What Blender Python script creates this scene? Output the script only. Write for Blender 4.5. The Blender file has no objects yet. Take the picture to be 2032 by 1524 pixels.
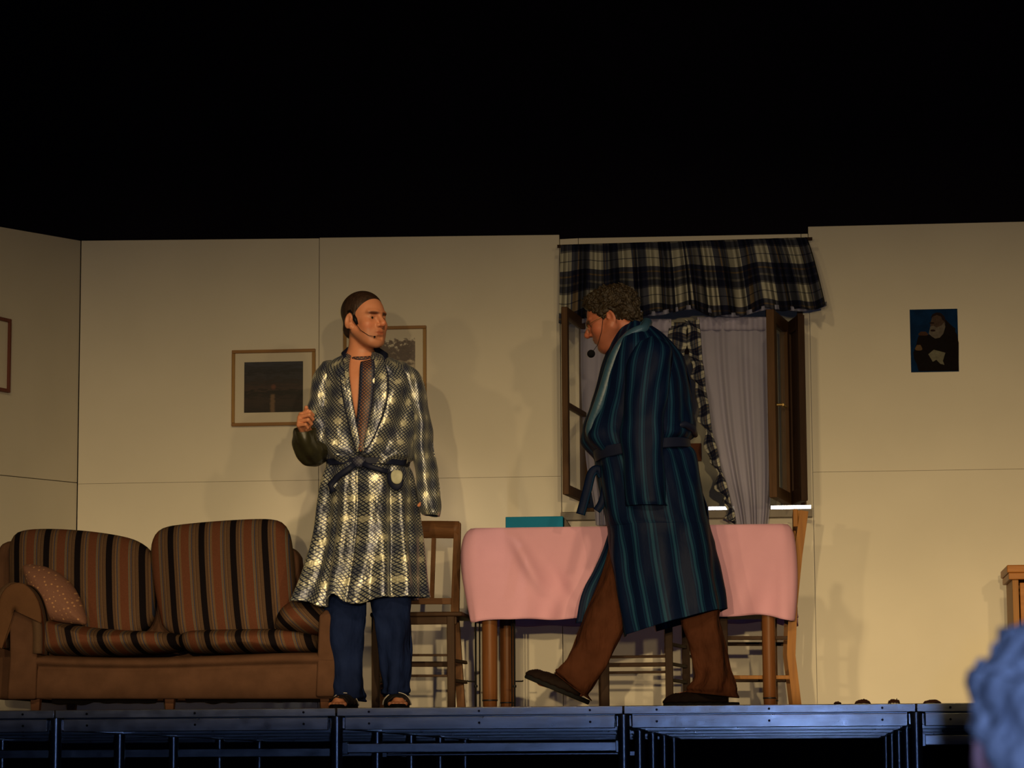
import bpy, bmesh, math, random
import numpy as np
from mathutils import Vector, Matrix, Quaternion, noise
random.seed(7)
SC = bpy.context.scene
COL = SC.collection
PI = math.pi

# ------------------------------------------------------------------ camera
FPX = 5680.0
PSI = math.atan(574 / FPX); PHI = math.atan(768 / FPX); RHO = 0.0056
Fh = Vector((-math.sin(PSI), math.cos(PSI), 0)); ZA = Vector((0, 0, 1))
CF = Fh * math.cos(PHI) + ZA * math.sin(PHI)
R0 = Vector((math.cos(PSI), math.sin(PSI), 0))
U0 = ZA * math.cos(PHI) - Fh * math.sin(PHI)
CR = R0 * math.cos(RHO) - U0 * math.sin(RHO)
CU = U0 * math.cos(RHO) + R0 * math.sin(RHO)
def ray(px, py):
    return CF + CR * ((px - 1016) / FPX) - CU * ((py - 762) / FPX)
_d = ray(1016, 1402)
CAM = Vector((0, -12.5, -12.5 * _d.z / _d.y))
def P(px, py, Y):
    d = ray(px, py)
    return CAM + d * ((Y - CAM.y) / d.y)
def SX(Y, px=1016):                      # metres per pixel at depth Y
    return (P(px + 1, 762, Y) - P(px, 762, Y)).x
cd = bpy.data.cameras.new('camera'); cam = bpy.data.objects.new('camera', cd); COL.objects.link(cam)
cam.matrix_world = Matrix(((CR.x, CU.x, -CF.x, CAM.x), (CR.y, CU.y, -CF.y, CAM.y), (CR.z, CU.z, -CF.z, CAM.z), (0, 0, 0, 1)))
cd.sensor_width = 36; cd.lens = 36 * FPX / 2032; cd.clip_end = 200
cd.dof.use_dof = True; cd.dof.focus_distance = 13.2; cd.dof.aperture_fstop = 7.0
SC.camera = cam
# ------------------------------------------------------------------ world, exposure, lights
SC.view_settings.view_transform = 'Standard'; SC.view_settings.look = 'None'
SC.view_settings.gamma = 1; SC.view_settings.exposure = -0.12
SC.view_settings.use_curve_mapping = False
w = bpy.data.worlds.new('world'); SC.world = w; w.use_nodes = True
w.node_tree.nodes['Background'].inputs[0].default_value = (0.25, 0.22, 0.5, 1)
w.node_tree.nodes['Background'].inputs[1].default_value = 0.004
def spot(name, loc, target, power, color, angle, blend=1.0, size=0.1):
    l = bpy.data.lights.new(name, 'SPOT'); l.energy = power; l.color = color
    l.spot_size = math.radians(angle); l.spot_blend = blend; l.shadow_soft_size = size
    o = bpy.data.objects.new(name, l); COL.objects.link(o); o.location = loc
    o.rotation_euler = (Vector(target) - Vector(loc)).to_track_quat('-Z', 'Y').to_euler()
    return o
WARM = (1.0, 0.73, 0.35)
def profile_spot(loc, power, color, radius, vert, horiz, name='profile_spot_light', angle=46, cut=(0.065, 0.115)):
    """theatre profile spot: its lower shutter is cut along the stage lip, vert / horiz shape the beam (on the set, metres)"""
    o = spot(name, loc, (-1.0, 2.3, 0.9), power, color, angle, .3, radius); l = o.data; l.use_nodes = True; t = l.node_tree
    em = next(n for n in t.nodes if n.type == 'EMISSION')
    def nd(op, a, b, cl=False):
        x = t.nodes.new('ShaderNodeMath'); x.operation = op; x.use_clamp = cl
        for i, v in enumerate((a, b)):
            if isinstance(v, bpy.types.NodeSocket): t.links.new(v, x.inputs[i])
            else: x.inputs[i].default_value = v
        return x.outputs[0]
    g = t.nodes.new('ShaderNodeNewGeometry'); sp = t.nodes.new('ShaderNodeSeparateXYZ'); t.links.new(g.outputs['Incoming'], sp.inputs[0])
    sz = nd('DIVIDE', sp.outputs[2], sp.outputs[1]); sx = nd('DIVIDE', sp.outputs[0], sp.outputs[1]); D = 2.3 - loc[1]
    ze = nd('ADD', nd('MULTIPLY', sz, -loc[1]), loc[2]); ct = nd('DIVIDE', nd('SUBTRACT', ze, cut[0]), cut[1] - cut[0], True)
    zw = nd('ADD', nd('MULTIPLY', sz, D), loc[2]); xw = nd('ADD', nd('MULTIPLY', sx, D), loc[0])
    def rmp(f, stops, lo, hi):
        x = t.nodes.new('ShaderNodeValToRGB'); t.links.new(nd('DIVIDE', nd('SUBTRACT', f, lo), hi - lo, True), x.inputs[0])
        while len(x.color_ramp.elements) < len(stops): x.color_ramp.elements.new(.5)
        for e, (p, c) in zip(x.color_ramp.elements, stops): e.position = (p - lo) / (hi - lo); e.color = (c, c, c, 1)
        return x.outputs[0]
    st = nd('MULTIPLY', nd('MULTIPLY', ct, rmp(zw, vert, -1, 4)), rmp(xw, horiz, -6, 4))
    t.links.new(st, em.inputs['Strength']); em.inputs['Color'].default_value = (1, 1, 1, 1)
    return o
VG = [(-.2, 1.0), (.35, .95), (.9, .64), (1.5, .40), (2.1, .24), (2.6, .13), (3.2, .03)]
VH = [(-.2, .9), (.6, 1.0), (1.2, .8), (1.9, .50), (2.5, .20), (3.0, .05)]
HG = [(-5.5, .42), (-4.2, .64), (-2.6, .92), (-1.0, 1.05), (1.0, .95), (2.5, .85)]
profile_spot((-0.9, -12.9, 0.50), 2050, WARM, .05, VG, HG)
profile_spot((0.7, -12.4, 0.75), 2050, WARM, .05, VG, HG)
profile_spot((-3.2, -11.5, 0.9), 700, WARM, .11, VG, HG, cut=(.085, .14))
profile_spot((2.3, -11.0, 1.7), 950, (1.0, .70, .34), .09, VG, HG, cut=(.08, .135))
profile_spot((-2.2, -8.5, 4.6), 700, WARM, .20, VH, HG)
profile_spot((0.6, -8.5, 4.8), 700, WARM, .20, VH, HG)
spot('added_face_light', (0.2, -8.5, 4.4), (-1.86, 0.35, 1.52), 850, (1.0, .72, .40), 7.5, .8, .08)  # narrow lamp added to brighten the left man's face
spot('shoulder_spot_light', (3.4, -5.5, 4.8), (-0.62, 0.5, 1.45), 290, (.85, .85, .75), 10, .9, .08)
l = bpy.data.lights.new('flash_light', 'POINT'); l.energy = 170; l.color = (0.32, 0.49, 1.0); l.shadow_soft_size = 0.015
o = bpy.data.objects.new('flash_light', l); COL.objects.link(o); o.location = CAM + Vector((0.045, -0.03, 0.012))

# ------------------------------------------------------------------ object helpers
def link(name, me, mat=None, parent=None, smooth=True):
    o = bpy.data.objects.new(name, me); COL.objects.link(o)
    if mat is not None: me.materials.append(mat)
    if smooth: me.polygons.foreach_set('use_smooth', [True] * len(me.polygons))
    if parent is not None:
        o.parent = parent
        # geometry is given in world space: shift it into the thing's own frame
        off = parent_world(parent)
        me.transform(Matrix.Translation(-off))
    return o
def parent_world(p):
    v = Vector((0, 0, 0))
    while p is not None:
        v += p.location; p = p.parent
    return v
def tag(o, label=None, cat=None, group=None, kind=None):
    if label: o['label'] = label
    if cat: o['category'] = cat
    if group: o['group'] = group
    if kind: o['kind'] = kind
    return o
def thing(name, label, cat, loc=(0, 0, 0), group=None, kind=None):
    o = bpy.data.objects.new(name, None); COL.objects.link(o); o.location = loc
    o.empty_display_size = 0.1
    return tag(o, label, cat, group, kind)
def copy_tree(o, parent=None):
    c = o.copy(); COL.objects.link(c)
    if parent: c.parent = parent
    for ch in [x for x in o.children]: copy_tree(ch, c)
    return c
class M:
    """collects geometry (world space) into one mesh"""
    def __init__(s): s.v = []; s.f = []; s.uv = {}; s.cuts = []
    def add(s, vs, fs, uvs=None):
        n = len(s.v); s.v += [tuple(x) for x in vs]
        for f in fs: s.f.append(tuple(i + n for i in f))
        if uvs is not None:
            for i, t in enumerate(uvs): s.uv[n + i] = t
        s.cuts.append((n, len(s.v), len(s.f) - len(fs), len(s.f)))
        return s
    def box(s, a, b, rot=None, piv=None):
        (x0, y0, z0), (x1, y1, z1) = a, b
        vs = [Vector(p) for p in ((x0,y0,z0),(x1,y0,z0),(x1,y1,z0),(x0,y1,z0),(x0,y0,z1),(x1,y0,z1),(x1,y1,z1),(x0,y1,z1))]
        if rot is not None:
            piv = Vector(piv) if piv is not None else sum(vs, Vector()) / 8
            vs = [piv + rot @ (q - piv) for q in vs]
        return s.add(vs, [(0,3,2,1),(4,5,6,7),(0,1,5,4),(1,2,6,5),(2,3,7,6),(3,0,4,7)])
    def bar(s, p, q, wx, wy, upv=(0, 1, 0), w2=None):
        """rectangular bar from p to q, wx across, wy along upv"""
        p, q = Vector(p), Vector(q); d = (q - p).normalized(); u = Vector(upv); u = (u - d * u.dot(d)).normalized(); r = d.cross(u)
        vs = []
        for c, k in ((p, 1), (q, w2 or 1)):
            for a, b in ((-1,-1),(1,-1),(1,1),(-1,1)): vs.append(c + r * a * wx * k / 2 + u * b * wy * k / 2)
        return s.add(vs, [(3,2,1,0),(4,5,6,7),(0,1,5,4),(1,2,6,5),(2,3,7,6),(3,0,4,7)])
    def tube(s, pts, rad, n=12, caps=True, flat=1.0):
        pts = [Vector(p) for p in pts]; m = len(pts)
        if not hasattr(rad, '__len__'): rad = [rad] * m
        t0 = (pts[1] - pts[0]).normalized(); a = Vector((0, 1, 0)) if abs(t0.y) < .9 else Vector((1, 0, 0))
        u = (a - t0 * a.dot(t0)).normalized(); vs = []; uv = []; L = 0
        for i, p in enumerate(pts):
            t = (pts[min(i + 1, m - 1)] - pts[max(i - 1, 0)]).normalized()
            u = (u - t * u.dot(t)).normalized(); v = t.cross(u)
            if i: L += (p - pts[i - 1]).length
            for k in range(n):
                an = 2 * PI * k / n
                vs.append(p + (u * math.cos(an) * flat + v * math.sin(an)) * rad[i]); uv.append((an * rad[i], L))
        fs = [(i*n+k, i*n+(k+1) % n, (i+1)*n+(k+1) % n, (i+1)*n+k) for i in range(m-1) for k in range(n)]
        if caps: fs += [tuple(range(n))[::-1], tuple((m-1)*n + k for k in range(n))]
        return s.add(vs, fs, uv)
    def lathe(s, c, prof, n=24, axis=(0, 0, 1)):
        c = Vector(c); ax = Vector(axis).normalized(); q = ax.to_track_quat('Z', 'X'); vs = []
        for r, h in prof:
            for k in range(n):
                an = 2 * PI * k / n; vs.append(c + q @ Vector((r * math.cos(an), r * math.sin(an), h)))
        m = len(prof)
        fs = [(i*n+k, i*n+(k+1) % n, (i+1)*n+(k+1) % n, (i+1)*n+k) for i in range(m-1) for k in range(n)]
        fs += [tuple(range(n))[::-1], tuple((m-1)*n + k for k in range(n))]
        return s.add(vs, fs)
    def prism(s, poly, y0, y1):
        """outline (list of (x,z)) extruded from y0 to y1"""
        n = len(poly); vs = [(x, y0, z) for x, z in poly] + [(x, y1, z) for x, z in poly]
        return s.add(vs, [tuple(range(n))[::-1], tuple(range(n, 2*n))] + [(k, (k+1) % n, n+(k+1) % n, n+k) for k in range(n)])
    def grid(s, pts, uvs=None):
        h, w_ = len(pts), len(pts[0]); vs = [p for r in pts for p in r]
        fs = [(i*w_+j, i*w_+j+1, (i+1)*w_+j+1, (i+1)*w_+j) for i in range(h-1) for j in range(w_-1)]
        return s.add(vs, fs, [t for r in uvs for t in r] if uvs else None)
    def mesh(s, name):
        me = bpy.data.meshes.new(name); me.from_pydata([tuple(v) for v in s.v], [], s.f); me.update()
        if s.uv:
            l = me.uv_layers.new(name='UVMap')
            for lp in me.loops: l.data[lp.index].uv = s.uv.get(lp.vertex_index, (0, 0))
        return me
    def each(s, name, mat, parent=None, **kw):
        """every add() call becomes a part of its own"""
        out = []
        for i, (a, b, fa, fb) in enumerate(s.cuts):
            q = M(); q.v = s.v[a:b]; q.f = [tuple(x - a for x in f) for f in s.f[fa:fb]]; q.uv = {k - a: t for k, t in s.uv.items() if a <= k < b}
            out.append(q.build(name, mat, parent, **kw))
        return out
    def build(s, name, mat, parent=None, smooth=False, bevel=0, seg=2, solid=0, sub=0, fix=True):
        me = s.mesh(name)
        if fix:
            bm = bmesh.new(); bm.from_mesh(me); bmesh.ops.recalc_face_normals(bm, faces=bm.faces); bm.to_mesh(me); bm.free()
        o = link(name, me, mat, parent, smooth or bevel > 0)
        if solid:
            md = o.modifiers.new('solid', 'SOLIDIFY'); md.thickness = solid; md.offset = 0
        if sub:
            md = o.modifiers.new('sub', 'SUBSURF'); md.levels = sub; md.render_levels = sub
        if bevel:
            md = o.modifiers.new('bevel', 'BEVEL'); md.width = bevel; md.segments = seg; md.limit_method = 'ANGLE'; md.harden_normals = True
        return o

# ------------------------------------------------------------------ materials
class NT:
    def __init__(s, name):
        s.m = bpy.data.materials.new(name); s.m.use_nodes = True; s.t = s.m.node_tree
        s.b = s.t.nodes['Principled BSDF']
        s.uvn = None
    def n(s, typ, **kw):
        x = s.t.nodes.new(typ)
        for k, v in kw.items(): setattr(x, k, v)
        return x
    def put(s, sock, v):
        if hasattr(v, 'is_linked') or isinstance(v, bpy.types.NodeSocket): s.t.links.new(v, sock)
        else: sock.default_value = v
    def math(s, op, a, b=0.0, c=None):
        x = s.n('ShaderNodeMath', operation=op); s.put(x.inputs[0], a); s.put(x.inputs[1], b)
        if c is not None: s.put(x.inputs[2], c)
        return x.outputs[0]
    def co(s, kind='Object'): return s.n('ShaderNodeTexCoord').outputs[kind]
    def sep(s, v):
        x = s.n('ShaderNodeSeparateXYZ'); s.put(x.inputs[0], v); return x.outputs
    def noise(s, scale, detail=3, vec=None, rough=.5, stretch=None):
        x = s.n('ShaderNodeTexNoise'); x.inputs['Scale'].default_value = scale; x.inputs['Detail'].default_value = detail
        x.inputs['Roughness'].default_value = rough
        v = vec if vec is not None else s.co()
        if stretch:
            mp = s.n('ShaderNodeMapping'); mp.inputs['Scale'].default_value = stretch; s.put(mp.inputs[0], v); v = mp.outputs[0]
        s.put(x.inputs['Vector'], v); return x.outputs[0]
    def ramp(s, fac, stops, mode='LINEAR'):
        x = s.n('ShaderNodeValToRGB'); cr = x.color_ramp; cr.interpolation = mode
        while len(cr.elements) < len(stops): cr.elements.new(0.5)
        for e, (p, c) in zip(cr.elements, stops): e.position = p; e.color = (*c, 1) if len(c) == 3 else c
        s.put(x.inputs[0], fac); return x.outputs[0]
    def mix(s, fac, a, b, mode='MIX'):
        x = s.n('ShaderNodeMix', data_type='RGBA', blend_type=mode); s.put(x.inputs[0], fac)
        for k, v in ((6, a), (7, b)):
            if isinstance(v, tuple) and len(v) == 3: v = (*v, 1)
            s.put(x.inputs[k], v)
        return x.outputs[2]
    def bump(s, h, strength=.3, dist=.01):
        x = s.n('ShaderNodeBump'); x.inputs['Strength'].default_value = strength; x.inputs['Distance'].default_value = dist
        s.put(x.inputs['Height'], h); s.t.links.new(x.outputs[0], s.b.inputs['Normal'])
    def set(s, color=None, rough=None, metal=None, spec=None, **kw):
        if color is not None: s.put(s.b.inputs['Base Color'], (*color, 1) if isinstance(color, tuple) and len(color) == 3 else color)
        if rough is not None: s.put(s.b.inputs['Roughness'], rough)
        if metal is not None: s.put(s.b.inputs['Metallic'], metal)
        if spec is not None: s.put(s.b.inputs['Specular IOR Level'], spec)
        for k, v in kw.items(): s.put(s.b.inputs[k], v)
        return s
def mk(name, c, rough=.6, metal=0, var=.12, scale=8, bump=0, bscale=60, spec=.10, stretch=None, c2=None):
    t = NT(name); nz = t.noise(scale, 4, stretch=stretch)
    c2 = c2 or tuple(x * (1 - var * 2) for x in c)
    t.set(t.ramp(nz, [(.3, c2), (.7, c)]), rough, metal, spec)
    if bump: t.bump(t.noise(bscale, 4, stretch=stretch), bump, .004)
    return t.m
def wood(name, c, c2, rough=.45, axis='z'):
    t = NT(name); st = {'z': (9, 9, .7), 'x': (.7, 9, 9), 'y': (9, .7, 9)}[axis]
    nz = t.noise(6, 6, stretch=st, rough=.65)
    t.set(t.ramp(nz, [(.25, c2), (.75, c)]), rough, 0, .12); t.bump(nz, .12, .003); return t.m
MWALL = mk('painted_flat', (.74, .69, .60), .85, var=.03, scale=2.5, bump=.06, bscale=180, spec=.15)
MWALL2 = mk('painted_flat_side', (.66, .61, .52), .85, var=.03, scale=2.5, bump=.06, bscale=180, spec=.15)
MBLACK = mk('black_masking_cloth', (.020, .016, .026), .95, scale=1.2, spec=.0)
MFLOOR = mk('stage_boards', (.10, .07, .05), .6, scale=3)
MHALL = mk('hall_floor', (.03, .03, .035), .6, scale=2)
MALU = None
def alu():
    t = NT('brushed_aluminium'); nz = t.noise(5, 5, stretch=(1, 6, 6))
    t.set(t.ramp(nz, [(.3, (.50, .53, .58)), (.7, (.74, .78, .84))]), t.ramp(t.noise(14, 4), [(.3, (.27,)*3), (.7, (.42,)*3)]), .85)
    t.set(**{'Coat Weight': 1.0, 'Coat Roughness': .17, 'Coat IOR': 1.8}); t.bump(t.noise(30, 3, stretch=(1, 5, 5)), .15, .002); return t.m
MALU = alu()
MALUD = mk('dull_steel_pole', (.40, .44, .50), .30, .95, scale=5, spec=.4)
MBOLT = mk('dark_bolt', (.04, .04, .05), .4, .7)
MOAK = wood('chair_brown_wood', (.17, .075, .03), (.09, .04, .016))
MOAKX = wood('chair_brown_wood_rail', (.17, .075, .03), (.09, .04, .016), axis='x')
MDARKW = wood('chair_dark_wood', (.050, .025, .014), (.024, .012, .007), .6)
MDARKWX = wood('chair_dark_wood_rail', (.055, .027, .015), (.026, .013, .007), .6, axis='x')
MPINE = wood('chair_honey_wood', (.32, .135, .022), (.20, .075, .012))
MLEG = wood('table_leg_wood', (.17, .066, .024), (.10, .036, .012), .4)
MCAB = wood('cabinet_wood', (.46, .19, .05), (.30, .11, .025), .4, 'x')
MCABZ = wood('cabinet_side_wood', (.40, .20, .07), (.28, .12, .035), .5)
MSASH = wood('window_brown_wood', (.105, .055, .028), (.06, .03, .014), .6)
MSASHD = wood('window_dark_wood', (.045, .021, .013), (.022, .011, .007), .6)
MGOLD = wood('frame_gold_wood', (.42, .25, .10), (.26, .14, .05), .4)
MGOLDX = wood('frame_gold_wood_rail', (.36, .20, .09), (.24, .12, .05), .4, 'x')
MREDW = wood('frame_reddish_wood', (.20, .07, .05), (.12, .04, .03), .5)
MMAT = mk('mount_card', (.66, .60, .50), .8, var=.02)
MGLASS = None
def glass():
    t = NT('window_glass'); t.set((.9, .95, .9), .05, 0, .5, Alpha=.12); return t.m
MGLASS = glass()
def skin(name, base):
    t = NT(name); at = t.n('ShaderNodeAttribute', attribute_name='tone').outputs[0]
    nz = t.noise(45, 4)
    c = t.mix(nz, tuple(x * .9 for x in base), tuple(min(1, x * 1.08) for x in base))
    c2 = t.mix(1.0, c, at, 'MULTIPLY')
    t.set(c2, .48, 0, .4, **{'Subsurface Weight': .08, 'Subsurface Scale': .01})
    t.b.inputs['Subsurface Radius'].default_value = (1, .35, .2)
    t.bump(t.noise(220, 3), .12, .002); return t.m
MSKIN1 = skin('skin_fair', (.60, .245, .135)); MSKIN2 = skin('skin_ruddy', (.42, .135, .075)); MSKIN3 = skin('skin_pink', (.62, .30, .30))
def hairm(name, a, b, sc=70, st=(1, 1, .25)):
    t = NT(name); nz = t.noise(sc, 5, stretch=st, rough=.7)
    t.set(t.ramp(nz, [(.3, a), (.7, b)]), .5, 0, .35); t.bump(nz, .8, .006); return t.m
MHAIR1 = hairm('hair_dark_brown', (.018, .009, .006), (.055, .028, .018))
MHAIR2 = hairm('hair_greying_brown', (.010, .006, .003), (.045, .028, .014), 55, (1, 1, 1))
MHAIR3 = hairm('hair_silver', (.28, .30, .36), (.85, .87, .95), 45, (1, 1, .6))
MBLK = mk('black_plastic', (.008, .008, .01), .4)
MFOAM = mk('black_foam', (.006, .006, .008), .95, bump=.5, bscale=300)
MEYE = mk('eye_white', (.5, .45, .4), .25, var=.02)
MIRIS = mk('iris_dark', (.02, .015, .01), .2)

def strip_fabric(name, per, stops, coord='UV', axis=0, rough=.85, cross=None, bump=.25, spec=.04, sheen=0):
    t = NT(name); xyz = t.sep(t.co(coord)); u = t.math('FRACT', t.math('DIVIDE', xyz[axis], per))
    c = t.ramp(u, stops, 'CONSTANT')
    c = t.mix(.18, c, t.ramp(t.noise(160, 2), [(.3, (.2, .2, .2)), (.7, (1, 1, 1))]), 'MULTIPLY')
    t.set(c, rough, 0, spec, **{'Sheen Weight': sheen}); t.bump(t.noise(260, 3), bump, .003); return t.m
RUST = (.120, .044, .026); BRN = (.095, .056, .036); BK = (.007, .005, .007); BL = (.04, .045, .085); TAN = (.135, .080, .048)
SOFA_STOPS = [(0, BK), (.19, BRN), (.25, (.07, .04, .03)), (.28, TAN), (.335, BL), (.36, TAN), (.43, RUST), (.69, (.12, .10, .08)), (.72, TAN), (.765, BL), (.79, BRN), (.85, TAN), (.88, (.07, .04, .03)), (.91, BRN)]
MSTRIPE = strip_fabric('sofa_stripe_fabric', .152, SOFA_STOPS)
MSTRIPE2 = strip_fabric('sofa_seat_stripe_fabric', .150, SOFA_STOPS)
MSOFA = mk('sofa_brown_velour', (.100, .050, .032), .9, var=.12, scale=14, bump=.35, bscale=120, spec=.04)
MSOFAW = mk('sofa_foot_wood', (.20, .09, .05), .6)
MUNDER = mk('sofa_black_underlining', (.012, .009, .008), .9)
def dots():
    t = NT('dotted_cushion_fabric'); v = t.n('ShaderNodeTexVoronoi'); v.inputs['Scale'].default_value = 44; v.inputs['Randomness'].default_value = .35
    t.put(v.inputs['Vector'], t.co('UV'))
    c = t.ramp(v.outputs['Distance'], [(.0, (.42, .22, .11)), (.17, (.42, .22, .11)), (.24, (.19, .088, .062))])
    t.set(c, .8, 0, .3); t.bump(t.noise(90, 3), .5, .004); return t.m
MDOTS = dots()
def plaid(name, per=.155, dim=1.0):
    t = NT(name); uv = t.sep(t.co('UV'))
    W = (.52*dim, .50*dim, .36*dim); MID = (.16*dim, .17*dim, .20*dim); N_ = (.014, .016, .04); Y_ = (.28*dim, .20*dim, .08*dim)
    st = [(0, (1, 1, 1)), (.20, (.25, .26, .32)), (.225, (1, 1, 1)), (.44, (.09, .10, .18)), (.56, (.34, .24, .13)), (.60, (.09, .10, .18)), (.74, (.30, .30, .34)), (.80, (.06, .07, .13)), (.95, (.3, .3, .35))]
    a = t.ramp(t.math('FRACT', t.math('DIVIDE', uv[0], per)), st, 'CONSTANT')
    b = t.ramp(t.math('FRACT', t.math('DIVIDE', uv[1], per * 1.3)), st, 'CONSTANT')
    c = t.mix(1.0, a, b, 'MULTIPLY'); av = t.mix(.5, a, b)
    c = t.mix(.20, c, t.mix(1.0, av, av, 'MULTIPLY'))
    c = t.mix(1.0, c, (.56*dim, .55*dim, .46*dim), 'MULTIPLY')
    c = t.mix(.16, c, (.02, .03, .12))
    t.set(c, .85, 0, .15); t.bump(t.noise(200, 3), .2, .003); return t.m
MPLAID = plaid('plaid_curtain_cotton', .140, .85)
MPLAIDT = plaid('plaid_trim_cotton', .05, .95)
def sheer():
    t = NT('sheer_voile'); t.set((.36, .35, .49), .9, 0, .05, Alpha=.86)
    t.b.inputs['Transmission Weight'].default_value = 0
    t.bump(t.noise(40, 3, stretch=(1, 1, .15)), .25, .01); return t.m
MSHEER = sheer()
def robe1():
    t = NT('silver_navy_satin'); uv = t.sep(t.co('UV'))
    k = 62.0
    wob = t.math('MULTIPLY', t.noise(7, 2), .035)
    u = t.math('ADD', t.math('ADD', uv[0], t.math('MULTIPLY', uv[1], .22)), wob); v = t.math('ADD', uv[1], wob)
    a = t.math('ABSOLUTE', t.math('SUBTRACT', t.math('FRACT', t.math('MULTIPLY', t.math('ADD', u, v), k)), .5))
    b = t.math('ABSOLUTE', t.math('SUBTRACT', t.math('FRACT', t.math('MULTIPLY', t.math('SUBTRACT', u, v), k)), .5))
    m = t.math('MAXIMUM', a, b)
    lat = t.ramp(m, [(.29, (0, 0, 0)), (.40, (1, 1, 1))])
    # broad light and dark motifs woven into the cloth
    A = t.math('SINE', t.math('MULTIPLY', t.math('ADD', u, v), 34)); B = t.math('SINE', t.math('MULTIPLY', t.math('SUBTRACT', u, v), 34))
    mot = t.math('ADD', t.math('MULTIPLY', t.math('MULTIPLY', A, B), .5), .5)
    base = t.ramp(mot, [(.1, (.11, .12, .16)), (.45, (.26, .27, .25)), (.8, (.42, .41, .34)), (.93, (.58, .56, .43))])
    fl = t.ramp(mot, [(.84, (1, 1, 1)), (.95, (.35, .35, .35))])
    nav = t.mix(t.math('MULTIPLY', lat, fl), base, (.008, .014, .05))
    t.set(nav, .34, .40, .5, **{'Sheen Weight': .1}); t.bump(t.noise(13, 3, stretch=(1, 1, .55)), .55, .03); return t.m
MROBE1 = robe1()
MNAVYTRIM = mk('navy_satin_trim', (.010, .013, .035), .5, spec=.12)
def scarfm():
    t = NT('brown_lattice_scarf'); uv = t.sep(t.co('UV')); k = 60
    a = t.math('ABSOLUTE', t.math('SUBTRACT', t.math('FRACT', t.math('MULTIPLY', t.math('ADD', uv[0], uv[1]), k)), .5))
    b = t.math('ABSOLUTE', t.math('SUBTRACT', t.math('FRACT', t.math('MULTIPLY', t.math('SUBTRACT', uv[0], uv[1]), k)), .5))
    lat = t.ramp(t.math('MAXIMUM', a, b), [(.28, (0, 0, 0)), (.36, (1, 1, 1))])
    cen = t.ramp(t.math('ABSOLUTE', uv[0]), [(.0, (.22, .085, .04)), (.016, (.20, .08, .04)), (.022, (.05, .055, .10))])
    t.set(t.mix(lat, cen, (.014, .015, .035)), .5, 0, .4); return t.m
MSCARF = scarfm()
def wrink(name, c, sc=11, st=.7, rough=.8):
    t = NT(name); nz = t.noise(9, 4)
    t.set(t.ramp(nz, [(.3, tuple(x * .6 for x in c)), (.7, c)]), rough, 0, .04); t.bump(t.noise(sc, 3, stretch=(1, 1, .45), rough=.45), st, .05); return t.m
MJEAN = wrink('navy_blue_trousers_cloth', (.009, .017, .065))
def robe2():
    t = NT('teal_striped_satin'); uv = t.sep(t.co('UV'))
    f = t.math('FRACT', t.math('DIVIDE', uv[0], .058))
    c = t.ramp(f, [(0, (.002, .006, .026)), (.34, (.004, .019, .050)), (.40, (.003, .011, .036)), (.50, (.009, .038, .076)), (.64, (.003, .011, .036)), (.72, (.004, .019, .050)), (.79, (.002, .006, .026))], 'CONSTANT')
    t.set(c, .55, .0, .07); t.bump(t.noise(16, 4, stretch=(1, 1, .4)), .35, .014); return t.m
MROBE2 = robe2()
MCOLLAR2 = mk('teal_satin_collar', (.035, .085, .14), .38, var=.15, scale=18, bump=.3, bscale=60, spec=.5)
MTROU2 = wrink('rust_brown_trousers_cloth', (.062, .021, .011), 12, .8)
MPINK = mk('pink_tablecloth_cotton', (.62, .33, .45), .85, var=.04, scale=6, bump=.15, bscale=220, spec=.15)
MTEAL = mk('teal_box_card', (.002, .15, .30), .6, var=.06)
MGREYB = mk('grey_box_card', (.10, .08, .07), .7)
MSLIP = mk('dark_slipper_leather', (.010, .005, .004), .75, scale=20, bump=.2)
MSOLE = mk('black_rubber_sole', (.008, .008, .009), .7)
MSLIP1 = mk('black_sandal_leather', (.02, .018, .02), .4)
MSTRAP = mk('white_strap', (.6, .55, .5), .5)
MLEAF = mk('dry_brown_leaf', (.22, .08, .05), .8, bump=.4, bscale=60)
MGLINT = mk('blue_glint_steel', (.55, .65, .95), .24, 1.0, var=.02)  # metal tinted blue, so the sill's glint is in the colour
MBRASS = mk('aged_brass', (.40, .28, .12), .35, .8)
MSILL = mk('grey_sill_paint', (.30, .27, .24), .7)

# ------------------------------------------------------------------ setting: floor, walls
YW = 2.3
def wx(px, Y=YW, py=1000): return P(px, py, Y).x
def wz(px, py, Y=YW): return P(px, py, Y).z
XL, XR, X1, X2, X3 = P(155, 900, YW).x, P(2032, 900, YW).x + 1.6, P(633, 700, YW).x, P(1112, 700, YW).x, P(1608, 700, YW).x
ZS = wz(632, 953)                                   # horizontal joint height
def panel(m, x0, x1, z0, z1, z1b=None, y=YW, th=.03, ytx=None):
    g = .0016; z1b = z1 if z1b is None else z1b
    x0 += g; x1 -= g; z0 += g
    vs = [(x0,y,z0),(x1,y,z0),(x1,y+th,z0),(x0,y+th,z0),(x0,y,z1),(x1,y,z1b),(x1,y+th,z1b),(x0,y+th,z1)]
    m.add(vs, [(0,3,2,1),(4,5,6,7),(0,1,5,4),(1,2,6,5),(2,3,7,6),(3,0,4,7)])
zl0, zl1, zl2 = wz(155, 478), wz(633, 472), wz(1112, 466)
m = M(); panel(m, XL, X1, 0, ZS); panel(m, X1, X2, 0, ZS); panel(m, XL, X1, ZS, zl0, zl1 - .003); panel(m, X1, X2, ZS, zl1, zl2)
m.box((XL + .2, YW + .031, 0), (XL + .26, YW + .08, zl0 - .1)); m.box((X1 - .03, YW + .032, 0), (X1 + .03, YW + .08, zl1 - .1)); m.box((X1-.4, YW + .032, ZS - .03), (X2 - .1, YW + .06, ZS + .03))
tag(m.build('wall_back_left', MWALL), 'cream painted stage flats behind the sofa and the left man', 'wall', kind='structure')
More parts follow.
